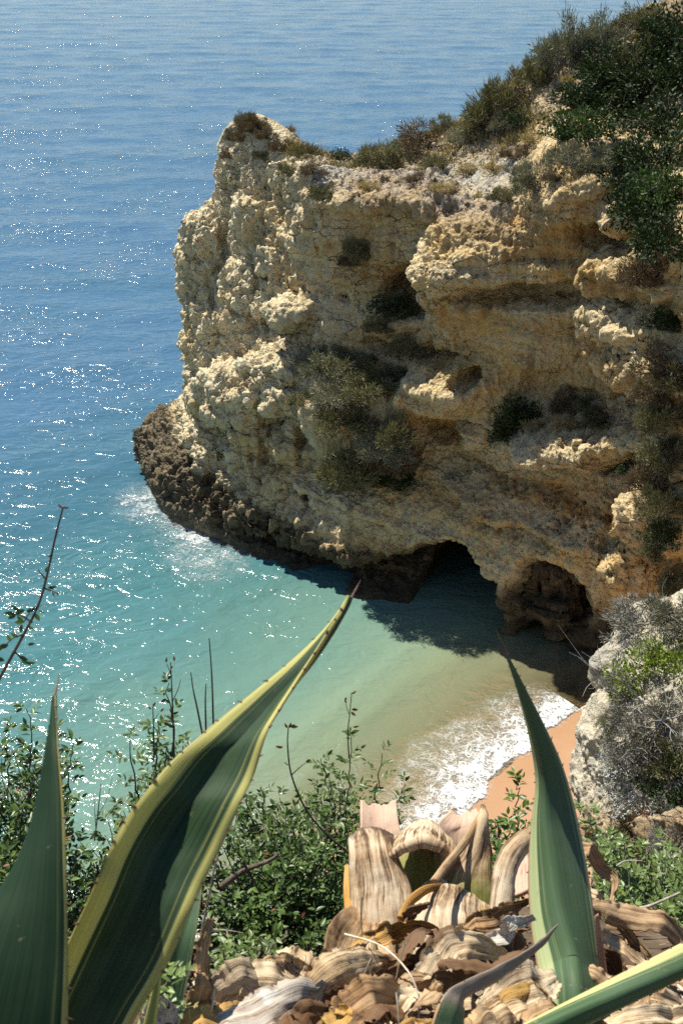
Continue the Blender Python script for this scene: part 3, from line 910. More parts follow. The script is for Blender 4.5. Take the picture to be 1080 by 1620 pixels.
# spiky plant on the summit skyline
hit, nor, _i, dist = ray(head_bvh, 1062, 40)
if hit is not None:
    t = thing('spiky_plant', 'dark spiky rosette plant standing on the summit skyline', 'plant', hit - Vector((0, 0, 0.05)))
    rng = np.random.default_rng(3)
    for k in range(14):
        a = k * 2.4
        e = rng.uniform(0.5, 1.4)
        dirv = np.array((math.cos(a) * math.cos(e), math.sin(a) * math.cos(e), math.sin(e)))
        V, F = leaf_cards(np.zeros((1, 3)), dirv[None], [rng.uniform(0.6, 0.95)], [0.09], rng)
        link('leaf', mesh_from('spiky_leaf', V, F, False, {'tint': np.full(len(V), 0.4)}, [M_LEAF['dark']]), t)

# dry grass and small herbs over the slope above the rock: nobody could count it
rng = np.random.default_rng(12)
cand = np.argwhere((slope > 0.4) & (row < 9.2) & (px > 330) & (px < 1130))
prob = np.clip(0.25 + 2.6 * fbm(P2[cand[:, 0], cand[:, 1]] * 0.55, 3, 55), 0.02, 1)
pick = cand[rng.choice(len(cand), 8500, p=prob / prob.sum())]
gp = P2[pick[:, 0], pick[:, 1]] + rng.normal(size=(len(pick), 3)) * (0.03, 0.03, 0.0)
gp = np.repeat(gp, 2, 0) + rng.normal(size=(len(pick) * 2, 3)) * 0.04
ax = np.array((0, 0, 1.0)) + rng.normal(size=gp.shape) * 0.5
V, F = leaf_cards(gp - (0, 0, 0.03), ax, rng.uniform(0.10, 0.38, len(gp)), rng.uniform(0.02, 0.055, len(gp)), rng)
mi = np.repeat((fbm(gp * 0.6, 2, 58) + rng.normal(size=len(gp)) * 0.25 > 0.0).astype(int) * np.where(rng.random(len(gp)) < 0.5, 1, 2), 2)
tag(link('dry_grass', mesh_from('dry_grass', V, F, False, {'tint': np.repeat(rng.random(len(gp)), 5)}, [M_LEAF['straw'], M_LEAF['olive'], M_LEAF['brown']], mi)), kind='stuff')
# low heath tufts between the shrubs, too many and too alike to count
ck = cand[rng.choice(len(cand), 70, p=prob / prob.sum())]
cp = P2[ck[:, 0], ck[:, 1]]
cr_ = rng.uniform(0.15, 0.5, len(ck))
nb_ = 110
o_ = unit(rng.normal(size=(len(ck), nb_, 3)) * (1, 1, 0.7))
o_[..., 2] = np.abs(o_[..., 2])
gp = (cp[:, None] + o_ * (cr_[:, None] * rng.uniform(0.1, 0.8, (len(ck), nb_)))[..., None]).reshape(-1, 3)
V, F = leaf_cards(gp, o_.reshape(-1, 3) + (0, 0, 0.5) + rng.normal(size=gp.shape) * 0.25, rng.uniform(0.12, 0.30, len(gp)), rng.uniform(0.018, 0.04, len(gp)), rng)
tag(link('low_scrub', mesh_from('low_scrub', V, F, False, {'tint': np.repeat(rng.random(len(gp)), 5)}, [M_LEAF['grey'], M_LEAF['brown'], M_LEAF['olive']], np.repeat(np.repeat(rng.integers(0, 3, len(ck)), nb_), 2))), kind='stuff')
# clods and stones lying on the slope
cand2 = np.argwhere((slope > 0.5) & (row < 8.6) & (px > 460) & (px < 1000))
pick = cand2[rng.choice(len(cand2), 900)]
ico = bmesh.new()
bmesh.ops.create_icosphere(ico, subdivisions=1, radius=1)
iv = np.array([v.co[:] for v in ico.verts])
fi = np.array([[v.index for v in f.verts] for f in ico.faces])
ico.free()
sv = (iv[None] * (1 + 0.35 * rng.normal(size=(900, len(iv), 1)) * 0.6)) * (0.03 + 0.10 * rng.random((900, 1, 1)) ** 3) * rng.uniform(0.6, 1.2, (900, 1, 3)) + P2[pick[:, 0], pick[:, 1]][:, None]
m = NT('slope_stone')
M_STONE = m.done(m.principled(m.ramp(m.noise(4, 4, m.pos()), [(0.3, (0.34, 0.27, 0.17)), (0.7, (0.56, 0.49, 0.37))]), 0.9, spec=0.2))
tag(link('gravel', mesh_from('gravel', sv.reshape(-1, 3), (fi[None] + (np.arange(900) * len(iv))[:, None, None]).reshape(-1, 3), False, None, [M_STONE])), kind='stuff')
# the pale stick lying on the slope
a_, b_ = ray(head_bvh, 722, 218)[0], ray(head_bvh, 748, 197)[0]
if a_ is not None and b_ is not None:
    V, F = tubes([catmull([np.array(a_) + (0, 0, .05), (np.array(a_) + np.array(b_)) / 2 + (0, 0, .12), np.array(b_) + (0, 0, .06)], 6)], [(0.045, 0.02)], 6)
    tag(link('fallen_stick', mesh_from('fallen_stick', V, F, True, None, [M_GREYTWIG])), 'pale bleached stick lying on the dry slope above the rim', 'stick')

# ================================================================== THE NEAR PALE OUTCROP
OC = [
    [(942, 1480, 9.6), (929, 1320, 9.8), (918, 1245, 10.0), (923, 1168, 10.1), (963, 1098, 10.5), (953, 1058, 10.6), (1005, 985, 11.2)],
    [(959, 1480, 8.8), (957, 1330, 9.1), (949, 1250, 9.3), (957, 1170, 9.5), (987, 1100, 10.0), (982, 1055, 10.2), (1029, 968, 10.9)],
    [(1010, 1480, 8.3), (1000, 1330, 8.6), (1000, 1250, 8.9), (1010, 1170, 9.2), (1030, 1100, 9.6), (1040, 1050, 10.0), (1065, 952, 10.7)],
    [(1120, 1480, 7.8), (1120, 1330, 8.2), (1120, 1250, 8.6), (1120, 1170, 9.0), (1120, 1100, 9.5), (1120, 1050, 10.0), (1120, 940, 10.7)],
    [(1350, 1480, 7.2), (1350, 1330, 7.6), (1350, 1250, 8.2), (1350, 1170, 8.7), (1350, 1100, 9.2), (1350, 1050, 9.7), (1350, 930, 10.5)],
]
cols = []
for c in OC:
    pts = [at(*q) for q in c]
    foot_ = pts[0].copy()
    foot_[2] = -1.0
    foot_[1] += 1.0
    pts = [foot_] + pts + [pts[-1] + (0.3, 0.8, -0.75), pts[-1] + (0.5, 1.5, -2.4), pts[-1] + (0.6, 2.0, -6.0), pts[-1] + (0.8, 2.5, -20.0)]
    cols.append(np.array(pts))
bk = cols[0] + (0.9, 1.1, -1.3)
cols = np.array([bk + (1.2, 1.0, -2.5), bk] + cols)
OG, _t = resample(cols, [0.5, 1, 1.2, 1.2, 1.0, 0.6], 300)
OG, orow = resample(np.swapaxes(OG, 0, 1), [0.5, 1, 1, 1, 1, 0.8, 1, 0.6, 0.4, 0.3, 0.2], 330)
of = OG.reshape(-1, 3)
on = grid_normals(OG)
osh = OG.shape[:2]
ow = of + 0.12 * np.stack([pn(of * 3, 401), pn(of * 3, 402), pn(of * 3, 403)], 1)
od = (0.15 * fbm(of * 1.1, 3, 405, ridged=True) + 0.055 * fbm(of * 4, 4, 406) + 0.03 * (0.42 - worley(ow * 3.0, 407)) + 0.02 * (0.42 - worley(ow * 9, 408)) + 0.03 * fbm(of * 11, 3, 410, ridged=True) - 0.05 * sstep(0.32, 0.12, worley(ow * 6, 409))).reshape(osh)
OP = OG + on * od[..., None]
oc = np.broadcast_to(np.array((0.74, 0.66, 0.50)), OP.shape).copy()
on1 = fbm(of * 1.1, 4, 411).reshape(osh)
oc = mixc(oc, np.array((0.42, 0.40, 0.36)), np.clip(0.05 + 1.5 * on1, 0, 0.6))
opx, opy = project(OG)
oc = mixc(oc, np.array((0.48, 0.29, 0.11)), np.clip(sstep(1240, 1330, opy + 40 * on1) * 0.8, 0, 0.8))
out_me = mesh_from('rock_outcrop', OP.reshape(-1, 3), grid_faces(*osh)[:, ::-1], attrs={'tone': oc.reshape(-1, 3)}, mats=[M_ROCK])
tag(link('rock_outcrop', out_me), 'near pale weathered rock outcrop beside the wet sand, overgrown with grey shrubs', 'rock')
Q = OP[::2, ::2]
out_bvh = BVHTree.FromPolygons([tuple(v) for v in Q.reshape(-1, 3)], grid_faces(*Q.shape[:2]).tolist())
OS = [
    (1040, 975, 62, .8, 'twiggy', 'pale grey twiggy shrub on the crest of the near outcrop'), (1085, 960, 50, .8, 'grey', 'grey-green shrub behind the lime green one on the outcrop crest'),
    (1042, 1058, 72, 1.0, 'lime', 'bright lime green shrub near the top of the near outcrop'), (1090, 1050, 55, .9, 'lime', 'lime green shrub cut by the picture edge on the outcrop'),
    (996, 1080, 34, .8, 'twiggy', 'small grey shrub on the knuckle of the outcrop facing the beach'), (1035, 1110, 60, .9, 'twiggy', 'bare grey twiggy shrub below the lime green shrub'),
    (1085, 1120, 60, .9, 'twiggy', 'bare grey twiggy shrub beside the shaded cleft of the outcrop'), (1010, 1160, 56, .9, 'twiggy', 'bare grey shrub in the middle of the outcrop front'),
    (1065, 1180, 50, .9, 'olive', 'olive green shrub with rusty shoots on the outcrop front'), (988, 1198, 34, .9, 'silver', 'silver leaved shrub along the bare white rock edge'),
    (1005, 1240, 46, .9, 'silver', 'silver leaved shrub low on the outcrop front'), (1070, 1225, 52, .9, 'dark', 'dark green bush in the shaded cleft of the outcrop'),
    (1040, 1285, 28, .9, 'rust', 'rust red dry shrub at the foot of the outcrop'), (1078, 1275, 46, 1.0, 'silver', 'large leaved silver shrub at the foot of the outcrop'),
    (1075, 1325, 44, .8, 'twiggy', 'low grey shrub under the silver one at the outcrop foot'), (1000, 1310, 34, .8, 'olive', 'small olive tuft on the ochre foot of the outcrop'), (975, 1135, 26, .8, 'grey', 'grey tuft in the notch of the outcrop edge'),
]
for (sx, sy, hw, hf, kind, lab) in OS:
    hit, nor, _i, dist = ray(out_bvh, min(sx, 1110), sy)
    if hit is None:
        continue
    r_ = hw * dist / FPX
    if nor.dot(CAMV - hit) < 0:
        nor = -nor
    r_ *= 1.25
    put_shrub(kind, hit + nor * 0.15 * r_ - Vector((0, 0, 0.45 * r_)), r_ * 1.05, r_ * hf * 1.15, lab, name='bush' if kind in ('dark', 'lime') else 'shrub', group='shrubs growing on the near outcrop',
              cat='bush' if kind in ('dark', 'lime') else 'shrub')
# bare twigs sticking out over the beach from the outcrop
rng = np.random.default_rng(31)


def twig_spray(o_, tips, label, mat, r0=0.006):
    t = thing('dead_twig', label, 'twig', Vector(o_))
    for q in tips:
        e = at(*q) - o_
        mid = e * 0.5 + rng.normal(size=3) * 0.05 * np.linalg.norm(e)
        P = catmull([np.zeros(3), mid, e], 8)
        paths, rr = [P], [(r0, r0 * 0.3)]
        for k in (3, 5):
            e2 = P[k] + (e * 0.35 + rng.normal(size=3) * 0.22 * np.linalg.norm(e))
            paths.append(catmull([P[k], (P[k] + e2) / 2 + rng.normal(size=3) * 0.02, e2], 5))
            rr.append((r0 * 0.6, r0 * 0.25))
        V, F = tubes(paths, rr, 4)
        link('stem', mesh_from('twig', V, F, True, None, [mat]), t)
    return t


twig_spray(at(968, 1088, 10.3), [(912, 1038, 10.2), (930, 1075, 10.1), (938, 1100, 10.2), (944, 1020, 10.4)], 'bare grey twigs sticking out from the outcrop over the shaded sand', M_GREYTWIG)
twig_spray(at(1030, 985, 10.9), [(1003, 968, 10.8), (1018, 945, 10.8), (1050, 938, 10.8), (1062, 942, 10.8)], 'bare pale twigs rising from the crest of the outcrop', M_GREYTWIG)
twig_spray(at(1045, 1140, 9.0), [(1000, 1090, 8.9), (1005, 1120, 8.8), (1075, 1100, 8.8), (1065, 1160, 8.8), (1080, 1130, 8.8), (1015, 1165, 8.8)], 'tangle of bleached bare twigs across the outcrop front', M_GREYTWIG, 0.008)

# ================================================================== THE NEAR CLIFF TOP
def ground_z(X, Y):
    edge = 2.95 + 0.25 * np.sin(X * 1.7 + 0.6) + 0.12 * np.sin(X * 4.1)
    top = np.minimum(23.38 - 0.565 * np.clip(Y, -4, 60), 23.3)
    heap = sstep(2.45, 1.95, Y) * sstep(0.7, 1.1, Y) * sstep(-0.80, -0.30, X) * (1 - sstep(0.75, 1.15, X))
    top = top + heap * (24.02 - 0.73 * Y - top)
    over = np.maximum(Y - edge, 0)
    return np.maximum(top - 1.15 * over - 0.30 * np.maximum(over - 0.8, 0) ** 1.6, -1.0 + 0.0 * X)


GXn, GYn = np.meshgrid(np.linspace(-9, 9, 260), np.concatenate([np.linspace(-3, 3.6, 220), np.linspace(3.66, 17, 120)]))
GZn = ground_z(GXn, GYn)
gpn = np.stack([GXn.ravel(), GYn.ravel(), GZn.ravel()], 1)
gn = grid_normals(np.stack([GXn, GYn, GZn], -1))
gd = (0.045 * fbm(gpn * 2.2, 4, 501) + 0.016 * fbm(gpn * 11, 3, 503)).reshape(GXn.shape) + 0.35 * fbm(gpn * 0.8, 4, 505, ridged=True).reshape(GXn.shape) * sstep(3.6, 5, GYn)
GPn = np.stack([GXn, GYn, GZn], -1) + gn * np.where(gn[..., 2:3] < 0, -1, 1) * gd[..., None]
m = NT('near_soil')
p = m.pos()
col = m.ramp(m.noise(6, 6, p, 0.65), [(0.3, (0.055, 0.038, 0.025)), (0.55, (0.12, 0.085, 0.055)), (0.78, (0.24, 0.18, 0.12))])
M_SOIL = m.done(m.principled(col, 0.95, m.bump(m.noise(40, 6, p, 0.7), 0.7, 0.02), spec=0.15))
fcs = grid_faces(*GXn.shape)
tag(link('ground', mesh_from('ground', GPn.reshape(-1, 3), fcs, mats=[M_SOIL])), kind='structure')
near_bvh = BVHTree.FromPolygons([tuple(v) for v in GPn.reshape(-1, 3)], fcs.tolist())


def sheet(G, thick, du=0.0):
    """closed shell of a (n, m, 3) grid with a thickness that thins to the rims; returns verts, quads, uv per vertex"""
    n, k = G.shape[:2]
    N = grid_normals(G)
    u = np.linspace(-1, 1, k)[None, :]
    v = np.linspace(0, 1, n)[:, None]
    th = thick * (np.sqrt(np.maximum(1 - u ** 2, 0)) * 0.9 + 0.1) * (0.25 + 0.75 * np.sqrt(np.maximum(1 - v, 0))) if not np.ndim(thick) else thick
    A = G + N * (th * 0.5)[..., None]
    B = G - N * (th * 0.5)[..., None]
    V = np.concatenate([A.reshape(-1, 3), B.reshape(-1, 3)])
    f = grid_faces(n, k)
    o = n * k
    i = np.arange(n * k).reshape(n, k)
    loop = np.concatenate([i[0, :], i[1:, -1], i[-1, -2::-1], i[-2:0:-1, 0]])
    l2 = np.roll(loop, -1)
    F = np.concatenate([f, f[:, ::-1] + o, np.stack([loop, loop + o, l2 + o, l2], 1)])
    uu = np.tile(np.broadcast_to(u, (n, k)).ravel(), 2)
    vv = np.tile(np.broadcast_to(v, (n, k)).ravel(), 2)
    return V, F, uu, vv


def world_pts(P, shift=0.0):
    return np.array([at(*q) for q in P])


def blade(L, Rt, gutter=0.25, nv=90, nu=17, wav=0.0, seed=0, peak=0.5, profile='v', sharp=1.3):
    """leaf surface between two edge curves (pixel, pixel, metres ahead); gutter > 0 sinks the middle away from the viewer"""
    l, r = catmull(world_pts(L), nv), catmull(world_pts(Rt), nv)
    u = np.linspace(0, 1, nu)
    G = l[:, None] * (1 - u)[None, :, None] + r[:, None] * u[None, :, None]
    w = r - l
    tan = np.gradient((l + r) / 2, axis=0)
    n = unit(np.cross(w, tan))
    view = (l + r) / 2 - np.array((0, 0, CAM_H))
    n = np.where((n * view).sum(1, keepdims=True) > 0, n, -n)
    if profile == 'v':
        s = 1 - np.where(u < peak, (peak - u) / peak, (u - peak) / (1 - peak)) ** sharp
    else:
        s = 1 - (2 * u - 1) ** 2
    wl = np.linalg.norm(w, axis=1)
    G = G + n[:, None] * (gutter * wl[:, None] * s[None])[..., None]
    if wav:
        q = G.reshape(-1, 3)
        k = (fbm(q * 14 + seed, 3, seed) * 1.0 + 0.5 * pn(q * 45, seed + 5)).reshape(G.shape[:2])
        edge = 0.4 + 0.6 * np.abs(2 * u - 1)[None]
        G = G + n[:, None] * (wav * k * edge)[..., None]
    return G


def agave_material(name, green, deep, margin, mw=0.22, mwr=None, tip=None, glauc=(0.18, 0.24, 0.19), stripe=0.5, spec=0.22, rimc=(0.16, 0.07, 0.035), rimw=0.025, trans=0.10):
    m = NT(name)
    u, v = m.attr('across').outputs['Fac'], m.attr('along').outputs['Fac']
    vec = m.n('CombineXYZ', {0: m.math('MULTIPLY', u, 9.0), 1: m.math('MULTIPLY', v, 1.1), 2: 0.0}).outputs[0]
    st = m.noise(1.6, 5, vec, 0.6)
    col = m.mix(m.map(st, 0.35, 0.7), deep, green)
    wax = m.noise(7.0, 5, m.pos(), 0.6)
    col = m.mix(m.map(wax, 0.45, 0.75, 0.0, 0.22), col, glauc)
    au = m.math('ABSOLUTE', u)
    wob = m.math('ADD', au, m.math('MULTIPLY', m.math('SUBTRACT', m.noise(2.2, 4, vec), 0.5), 0.22))
    mwr = mw if mwr is None else mwr
    lim = m.map(u, -0.02, 0.02, 1 - mw, 1 - mwr)
    rel = m.math('SUBTRACT', wob, lim)
    band = m.map(rel, -0.025, 0.025)
    mcol = m.mix(m.map(m.noise(2.4, 4, vec), 0.3, 0.7), margin[0], margin[1])
    # thin pale stripes running with the margin
    thin = m.map(m.math('ABSOLUTE', m.math('ADD', rel, 0.13)), 0.0, 0.025, stripe, 0.0)
    col = m.mix(m.math('MAXIMUM', band, thin), col, mcol)
    rim = m.map(wob, 1 - rimw - 0.012, 1 - rimw + 0.014)
    col = m.mix(m.math('MULTIPLY', rim, 0.6), col, rimc)
    spot = m.map(m.noise(26, 3, m.pos(), 0.6), 0.68, 0.74)
    col = m.mix(m.math('MULTIPLY', spot, 0.6), col, (0.32, 0.24, 0.14))
    scr = m.map(m.noise(9.0, 4, m.n('CombineXYZ', {0: m.math('MULTIPLY', u, 1.5), 1: m.math('MULTIPLY', v, 16.0), 2: 4.0}).outputs[0], 0.7), 0.70, 0.74)
    col = m.mix(m.math('MULTIPLY', scr, 0.45), col, (0.34, 0.27, 0.17))
    if tip:
        tf = m.map(m.math('ADD', v, m.math('MULTIPLY', m.noise(12, 4, m.pos()), 0.10)), tip, tip + 0.06)
        dry = m.ramp(m.noise(9, 5, vec, 0.7), [(0.3, (0.14, 0.10, 0.075)), (0.6, (0.34, 0.28, 0.22)), (0.8, (0.6, 0.56, 0.5))])
        col = m.mix(tf, col, dry)
    nb = m.bump(m.noise(3.0, 4, vec, 0.6), 0.25, 0.004, m.bump(m.noise(160, 3, m.pos()), 0.12, 0.001))
    d = m.principled(col, m.map(wax, 0.3, 0.7, 0.45, 0.62), nb, spec=spec)
    tr = m.n('BsdfTranslucent', {'Color': m.mix(1.0, col, (1.2, 1.25, 0.6), 'MULTIPLY')})
    return m.done(m.n('MixShader', {0: trans, 1: d, 2: tr}))


YEL = ((0.47, 0.43, 0.11), (0.60, 0.57, 0.22))
PALE = ((0.42, 0.44, 0.14), (0.60, 0.58, 0.28))
PINK = ((0.62, 0.42, 0.20), (0.66, 0.36, 0.26))
M_AG1 = agave_material('agave_green_yellow', (0.046, 0.092, 0.036), (0.014, 0.036, 0.014), YEL, 0.35, 0.15, trans=0.26)
M_AG2 = agave_material('agave_dark_green', (0.019, 0.042, 0.019), (0.010, 0.024, 0.012), YEL, 0.045, stripe=0.1, glauc=(0.045, 0.075, 0.05), spec=0.08)
M_AG3 = agave_material('agave_green_pink', (0.085, 0.14, 0.062), (0.05, 0.092, 0.046), ((0.30, 0.38, 0.17), (0.44, 0.47, 0.25)), 0.40, 0.12, rimc=(0.62, 0.30, 0.22), rimw=0.07, stripe=0.35)
M_AG4 = agave_material('agave_pale_lit_side', (0.085, 0.145, 0.06), (0.045, 0.09, 0.04), PALE, 0.42, 0.10, rimc=(0.5, 0.32, 0.16))  # wide pale margin also paints the sunlit upper half of the leaning leaf
M_AG5 = agave_material('agave_dying', (0.15, 0.22, 0.10), (0.09, 0.15, 0.07), PINK, 0.10, tip=0.34)
m = NT('thorn')
M_THORN = m.done(m.principled(m.ramp(m.noise(60, 3, m.pos()), [(0.3, (0.05, 0.018, 0.012)), (0.7, (0.16, 0.07, 0.04))]), 0.5))
# one thorn, base at the origin, pointing up z
tv, tf_ = tubes([np.array([(0, 0, -0.15), (0, 0, 0.05), (0.06, 0, 0.55), (0.16, 0, 1.0)])], [(0.42, 0.03)], 6)
THORN = mesh_from('thorn', tv, tf_, True, None, [M_THORN])


def agave_leaf(parent, G, mat, thick=0.02, teeth=14, tooth=0.007, spine=0.04, label=None, sides=(0, 1), span=(0.05, 0.93)):
    V, F, uu, vv = sheet(G, thick)
    o = link('leaf', mesh_from('agave_leaf', V, F, True, {'across': uu, 'along': vv}, [mat]), parent)
    if label:
        o['label'] = label
    n = len(G)
    cen = G[:, G.shape[1] // 2]
    rg = random.Random(n + teeth)
    for s in sides:
        e = G[:, -1 if s else 0]
        out = unit(e - cen)
        for k in range(teeth):
            i = int(n * (span[0] + (span[1] - span[0]) * (k + rg.uniform(-.25, .25)) / max(teeth - 1, 1)))
            i = min(max(i, 1), n - 2)
            z = Vector(out[i])
            x = Vector(unit(e[i + 1] - e[i - 1])) * rg.choice((1, 1, -1))
            y = z.cross(x).normalized()
            x = y.cross(z)
            s_ = tooth * rg.uniform(0.7, 1.25)
            t = link('thorn', THORN, o)
            t.matrix_local = Matrix.Translation(e[i]) @ Matrix((x, y, z)).transposed().to_4x4() @ Matrix.Scale(s_, 4)
    if spine:
        t = link('terminal_spine', THORN, o)
        z = Vector(unit(cen[-1] - cen[-6]))
        x = z.orthogonal().normalized()
        y = z.cross(x)
        t.matrix_local = Matrix.Translation(cen[-2]) @ Matrix((x, y, z)).transposed().to_4x4() @ Matrix.Diagonal((spine * 0.16, spine * 0.16, spine, 1))
    return o


def edge(pts, y0, y1):
    k = len(pts)
    return [(a, b, y0 + (y1 - y0) * i / (k - 1)) for i, (a, b) in enumerate(pts)]


# ---- the big variegated agave, three leaves in view
ag = thing('agave', 'variegated agave with broad dark green leaves edged yellow, nearest the camera', 'agave')
L = edge([(10, 1720), (62, 1600), (100, 1510), (140, 1424), (174, 1345), (200, 1295), (235, 1248), (270, 1206), (310, 1170), (350, 1135), (400, 1095), (455, 1050), (505, 1003), (535, 966), (549, 942)], 0.92, 1.42)
Rr = edge([(170, 1700), (215, 1610), (262, 1532), (298, 1450), (322, 1396), (350, 1340), (380, 1272), (402, 1224), (422, 1160), (445, 1118), (470, 1078), (500, 1030), (524, 990), (540, 964), (549, 942)], 0.94, 1.40)
agave_leaf(ag, blade(L, Rr, 0.30, 110), M_AG1, 0.016, 19, 0.0056, 0.05, 'broad arching leaf with a wide yellow margin and brown thorns')
L = edge([(-190, 1720), (-120, 1580), (-62, 1480), (-5, 1415), (38, 1345), (62, 1265), (76, 1190), (84, 1140), (88, 1100)], 0.82, 1.20)
Rr = edge([(104, 1720), (108, 1600), (108, 1500), (106, 1400), (103, 1310), (98, 1240), (93, 1180), (90, 1140), (88, 1100)], 0.80, 1.19)
agave_leaf(ag, blade(L, Rr, -0.10, 90, profile='c'), M_AG2, 0.018, 16, 0.005, 0.05, 'upright dark blue-green leaf with only a thread of yellow at the edge')
L = edge([(190, 1700), (225, 1600), (262, 1500), (292, 1440), (316, 1388)], 1.30, 1.55)
Rr = edge([(270, 1700), (290, 1590), (306, 1500), (316, 1440), (321, 1388)], 1.32, 1.55)
agave_leaf(ag, blade(L, Rr, 0.12, 50), M_AG4, 0.012, 5, 0.004, 0.0, 'short green leaf standing behind the broad arching one', sides=(1,))
L = edge([(212, 1680), (232, 1600), (246, 1540), (252, 1500)], 1.22, 1.28)
Rr = edge([(240, 1680), (250, 1600), (256, 1540), (255, 1500)], 1.22, 1.28)
agave_leaf(ag, blade(L, Rr, 0.1, 30), agave_material('agave_young', (0.30, 0.32, 0.07), (0.14, 0.19, 0.05), YEL, 0.4), 0.008, 0, 0.004, 0.0, 'small yellow young leaf')

# ---- the pink edged agave
ag2 = thing('agave', 'pink-edged pale green agave growing out of the heap of dry leaves', 'agave')
YR = [1.56, 1.66, 1.75, 1.86, 1.96, 2.04, 2.08, 2.09, 2.09, 2.09, 2.09]
L = [(a, b, y) for k, ((a, b), y) in enumerate(zip([(866, 1720), (860, 1590), (849, 1530), (838, 1455), (835, 1375), (840, 1300), (846, 1235), (836, 1165), (818, 1095), (806, 1055), (797, 1028)], YR))]
Rr = [(a, b, y) for (a, b), y in zip([(962, 1720), (955, 1600), (948, 1545), (939, 1450), (926, 1362), (908, 1275), (888, 1208), (862, 1150), (834, 1095), (813, 1055), (798, 1028)], YR)]
agave_leaf(ag2, blade(L, Rr, -0.48, 100, nu=25, peak=0.40, sharp=1.04), M_AG3, 0.016, 24, 0.0065, 0.07, 'tall upright leaf with a folded dark upper end')
L = edge([(700, 1692), (830, 1619), (950, 1556), (1080, 1490), (1210, 1422)], 1.20, 1.42)
Rr = edge([(775, 1702), (894, 1640), (997, 1588), (1098, 1538), (1220, 1472)], 1.18, 1.40)
agave_leaf(ag2, blade(L, Rr, -0.40, 60, sharp=1.1), M_AG4, 0.014, 16, 0.0065, 0.0, 'leaf leaning across towards the camera', sides=(0, 1))
L = edge([(660, 1700), (676, 1640), (692, 1590), (714, 1562), (752, 1543), (802, 1520), (850, 1490), (881, 1461)], 1.30, 1.50)
Rr = edge([(745, 1700), (736, 1640), (734, 1604), (737, 1580), (772, 1560), (812, 1534), (856, 1499), (882, 1462)], 1.32, 1.50)
agave_leaf(ag2, blade(L, Rr, -0.14, 60, wav=0.004, seed=4), M_AG5, 0.008, 5, 0.004, 0.0, 'bent leaf whose tip has dried to a grey-brown hook', span=(0.1, 0.5))
L = edge([(955, 1700), (950, 1590), (945, 1520), (940, 1450)], 1.75, 1.80)
Rr = edge([(972, 1700), (965, 1580), (956, 1510), (946, 1445)], 1.76, 1.80)
agave_leaf(ag2, blade(L, Rr, 0.1, 30), agave_material('agave_pink', (0.45, 0.22, 0.17), (0.55, 0.36, 0.28), PINK, 0.3), 0.008, 5, 0.004, 0.0, 'narrow pink leaf hidden behind the tall one', sides=(1,))


# ---- dry agave leaves
def dry_material(name, c, scale=1.0, dark=0.5, green=None, pinkish=None, white=0.0):
    m = NT(name)
    u, v = m.attr('across').outputs['Fac'], m.attr('along').outputs['Fac']
    rndm = m.n('ObjectInfo').outputs['Random']
    ru = m.math('MULTIPLY', rndm, 30.0)
    vec = m.n('CombineXYZ', {0: m.math('MULTIPLY', u, 9.0 * scale), 1: m.math('MULTIPLY', v, 0.9 * scale), 2: ru}).outputs[0]
    f = m.noise(1.5, 6, vec, 0.65, 0.3)
    a = np.array(c)
    col = m.ramp(f, [(0.28, tuple(a * 0.66)), (0.45, tuple(a * 0.93)), (0.60, tuple(np.clip(a * 1.12, 0, 0.8))), (0.75, tuple(np.clip(a * 1.22 + 0.03, 0, 0.82)))])
    pv = m.n('VectorMath', {0: m.pos(), 1: m.n('CombineXYZ', {0: ru}).outputs[0]}, operation='ADD').outputs[0]
    big = m.noise(6.5, 6, pv, 0.66)
    gold = m.noise(4.0, 4, m.n('Mapping', {'Vector': pv, 'Location': (7, 3, 1)}).outputs[0], 0.6)
    col = m.mix(m.map(gold, 0.48, 0.66, 0.0, 0.55), col, tuple(a * np.array((0.95, 0.66, 0.32))))
    stv = m.n('CombineXYZ', {0: m.math('MULTIPLY', u, 3.2 * scale), 1: m.math('MULTIPLY', v, 1.3), 2: ru}).outputs[0]
    st = m.math('ADD', m.math('MULTIPLY', m.noise(1.6, 6, stv, 0.7), 0.55), m.math('MULTIPLY', big, 0.45))
    col = m.mix(m.map(st, 0.535 - 0.08 * dark, 0.60 - 0.05 * dark, 0.0, 0.85), col, (0.19, 0.098, 0.042))
    col = m.mix(m.map(st, 0.60 - 0.07 * dark, 0.66 - 0.05 * dark, 0.0, 0.9), col, (0.030, 0.018, 0.012))
    au = m.math('ADD', m.math('ABSOLUTE', u), m.math('MULTIPLY', m.math('SUBTRACT', m.noise(18, 4, m.pos()), 0.5), 0.4))
    col = m.mix(m.map(au, 0.88, 0.99, 0.0, 0.6), col, (0.13, 0.075, 0.04))
    if green:
        col = m.mix(m.map(m.math('ADD', v, m.math('MULTIPLY', m.noise(7, 4, m.pos()), 0.5)), green[0], green[0] + 0.25, 0.85, 0.0), col, green[1])
    if green:
        col = m.mix(m.map(m.math('ADD', v, m.math('MULTIPLY', m.noise(30, 3, m.pos()), 0.08)), 0.95, 1.02, 0.0, 0.8), col, (0.10, 0.06, 0.035))
    if pinkish:
        col = m.mix(m.map(m.math('ADD', v, m.math('MULTIPLY', m.noise(9, 4, vec), 0.5)), pinkish[0], pinkish[0] + 0.2), col, m.mix(m.map(f, 0.3, 0.7), pinkish[1], (0.62, 0.50, 0.34)))
    if white:
        col = m.mix(m.map(m.noise(16, 4, m.pos()), 0.62, 0.68, 0.0, white), col, (0.8, 0.79, 0.74))
    nb = m.bump(f, 0.35, 0.006, m.bump(m.noise(30, 5, m.pos(), 0.7), 0.45, 0.004))
    d = m.principled(col, 0.72, nb, spec=0.25)
    tr = m.n('BsdfTranslucent', {'Color': m.mix(1.0, col, (1.2, 0.9, 0.5), 'MULTIPLY')})
    return m.done(m.n('MixShader', {0: 0.10, 1: d, 2: tr}))


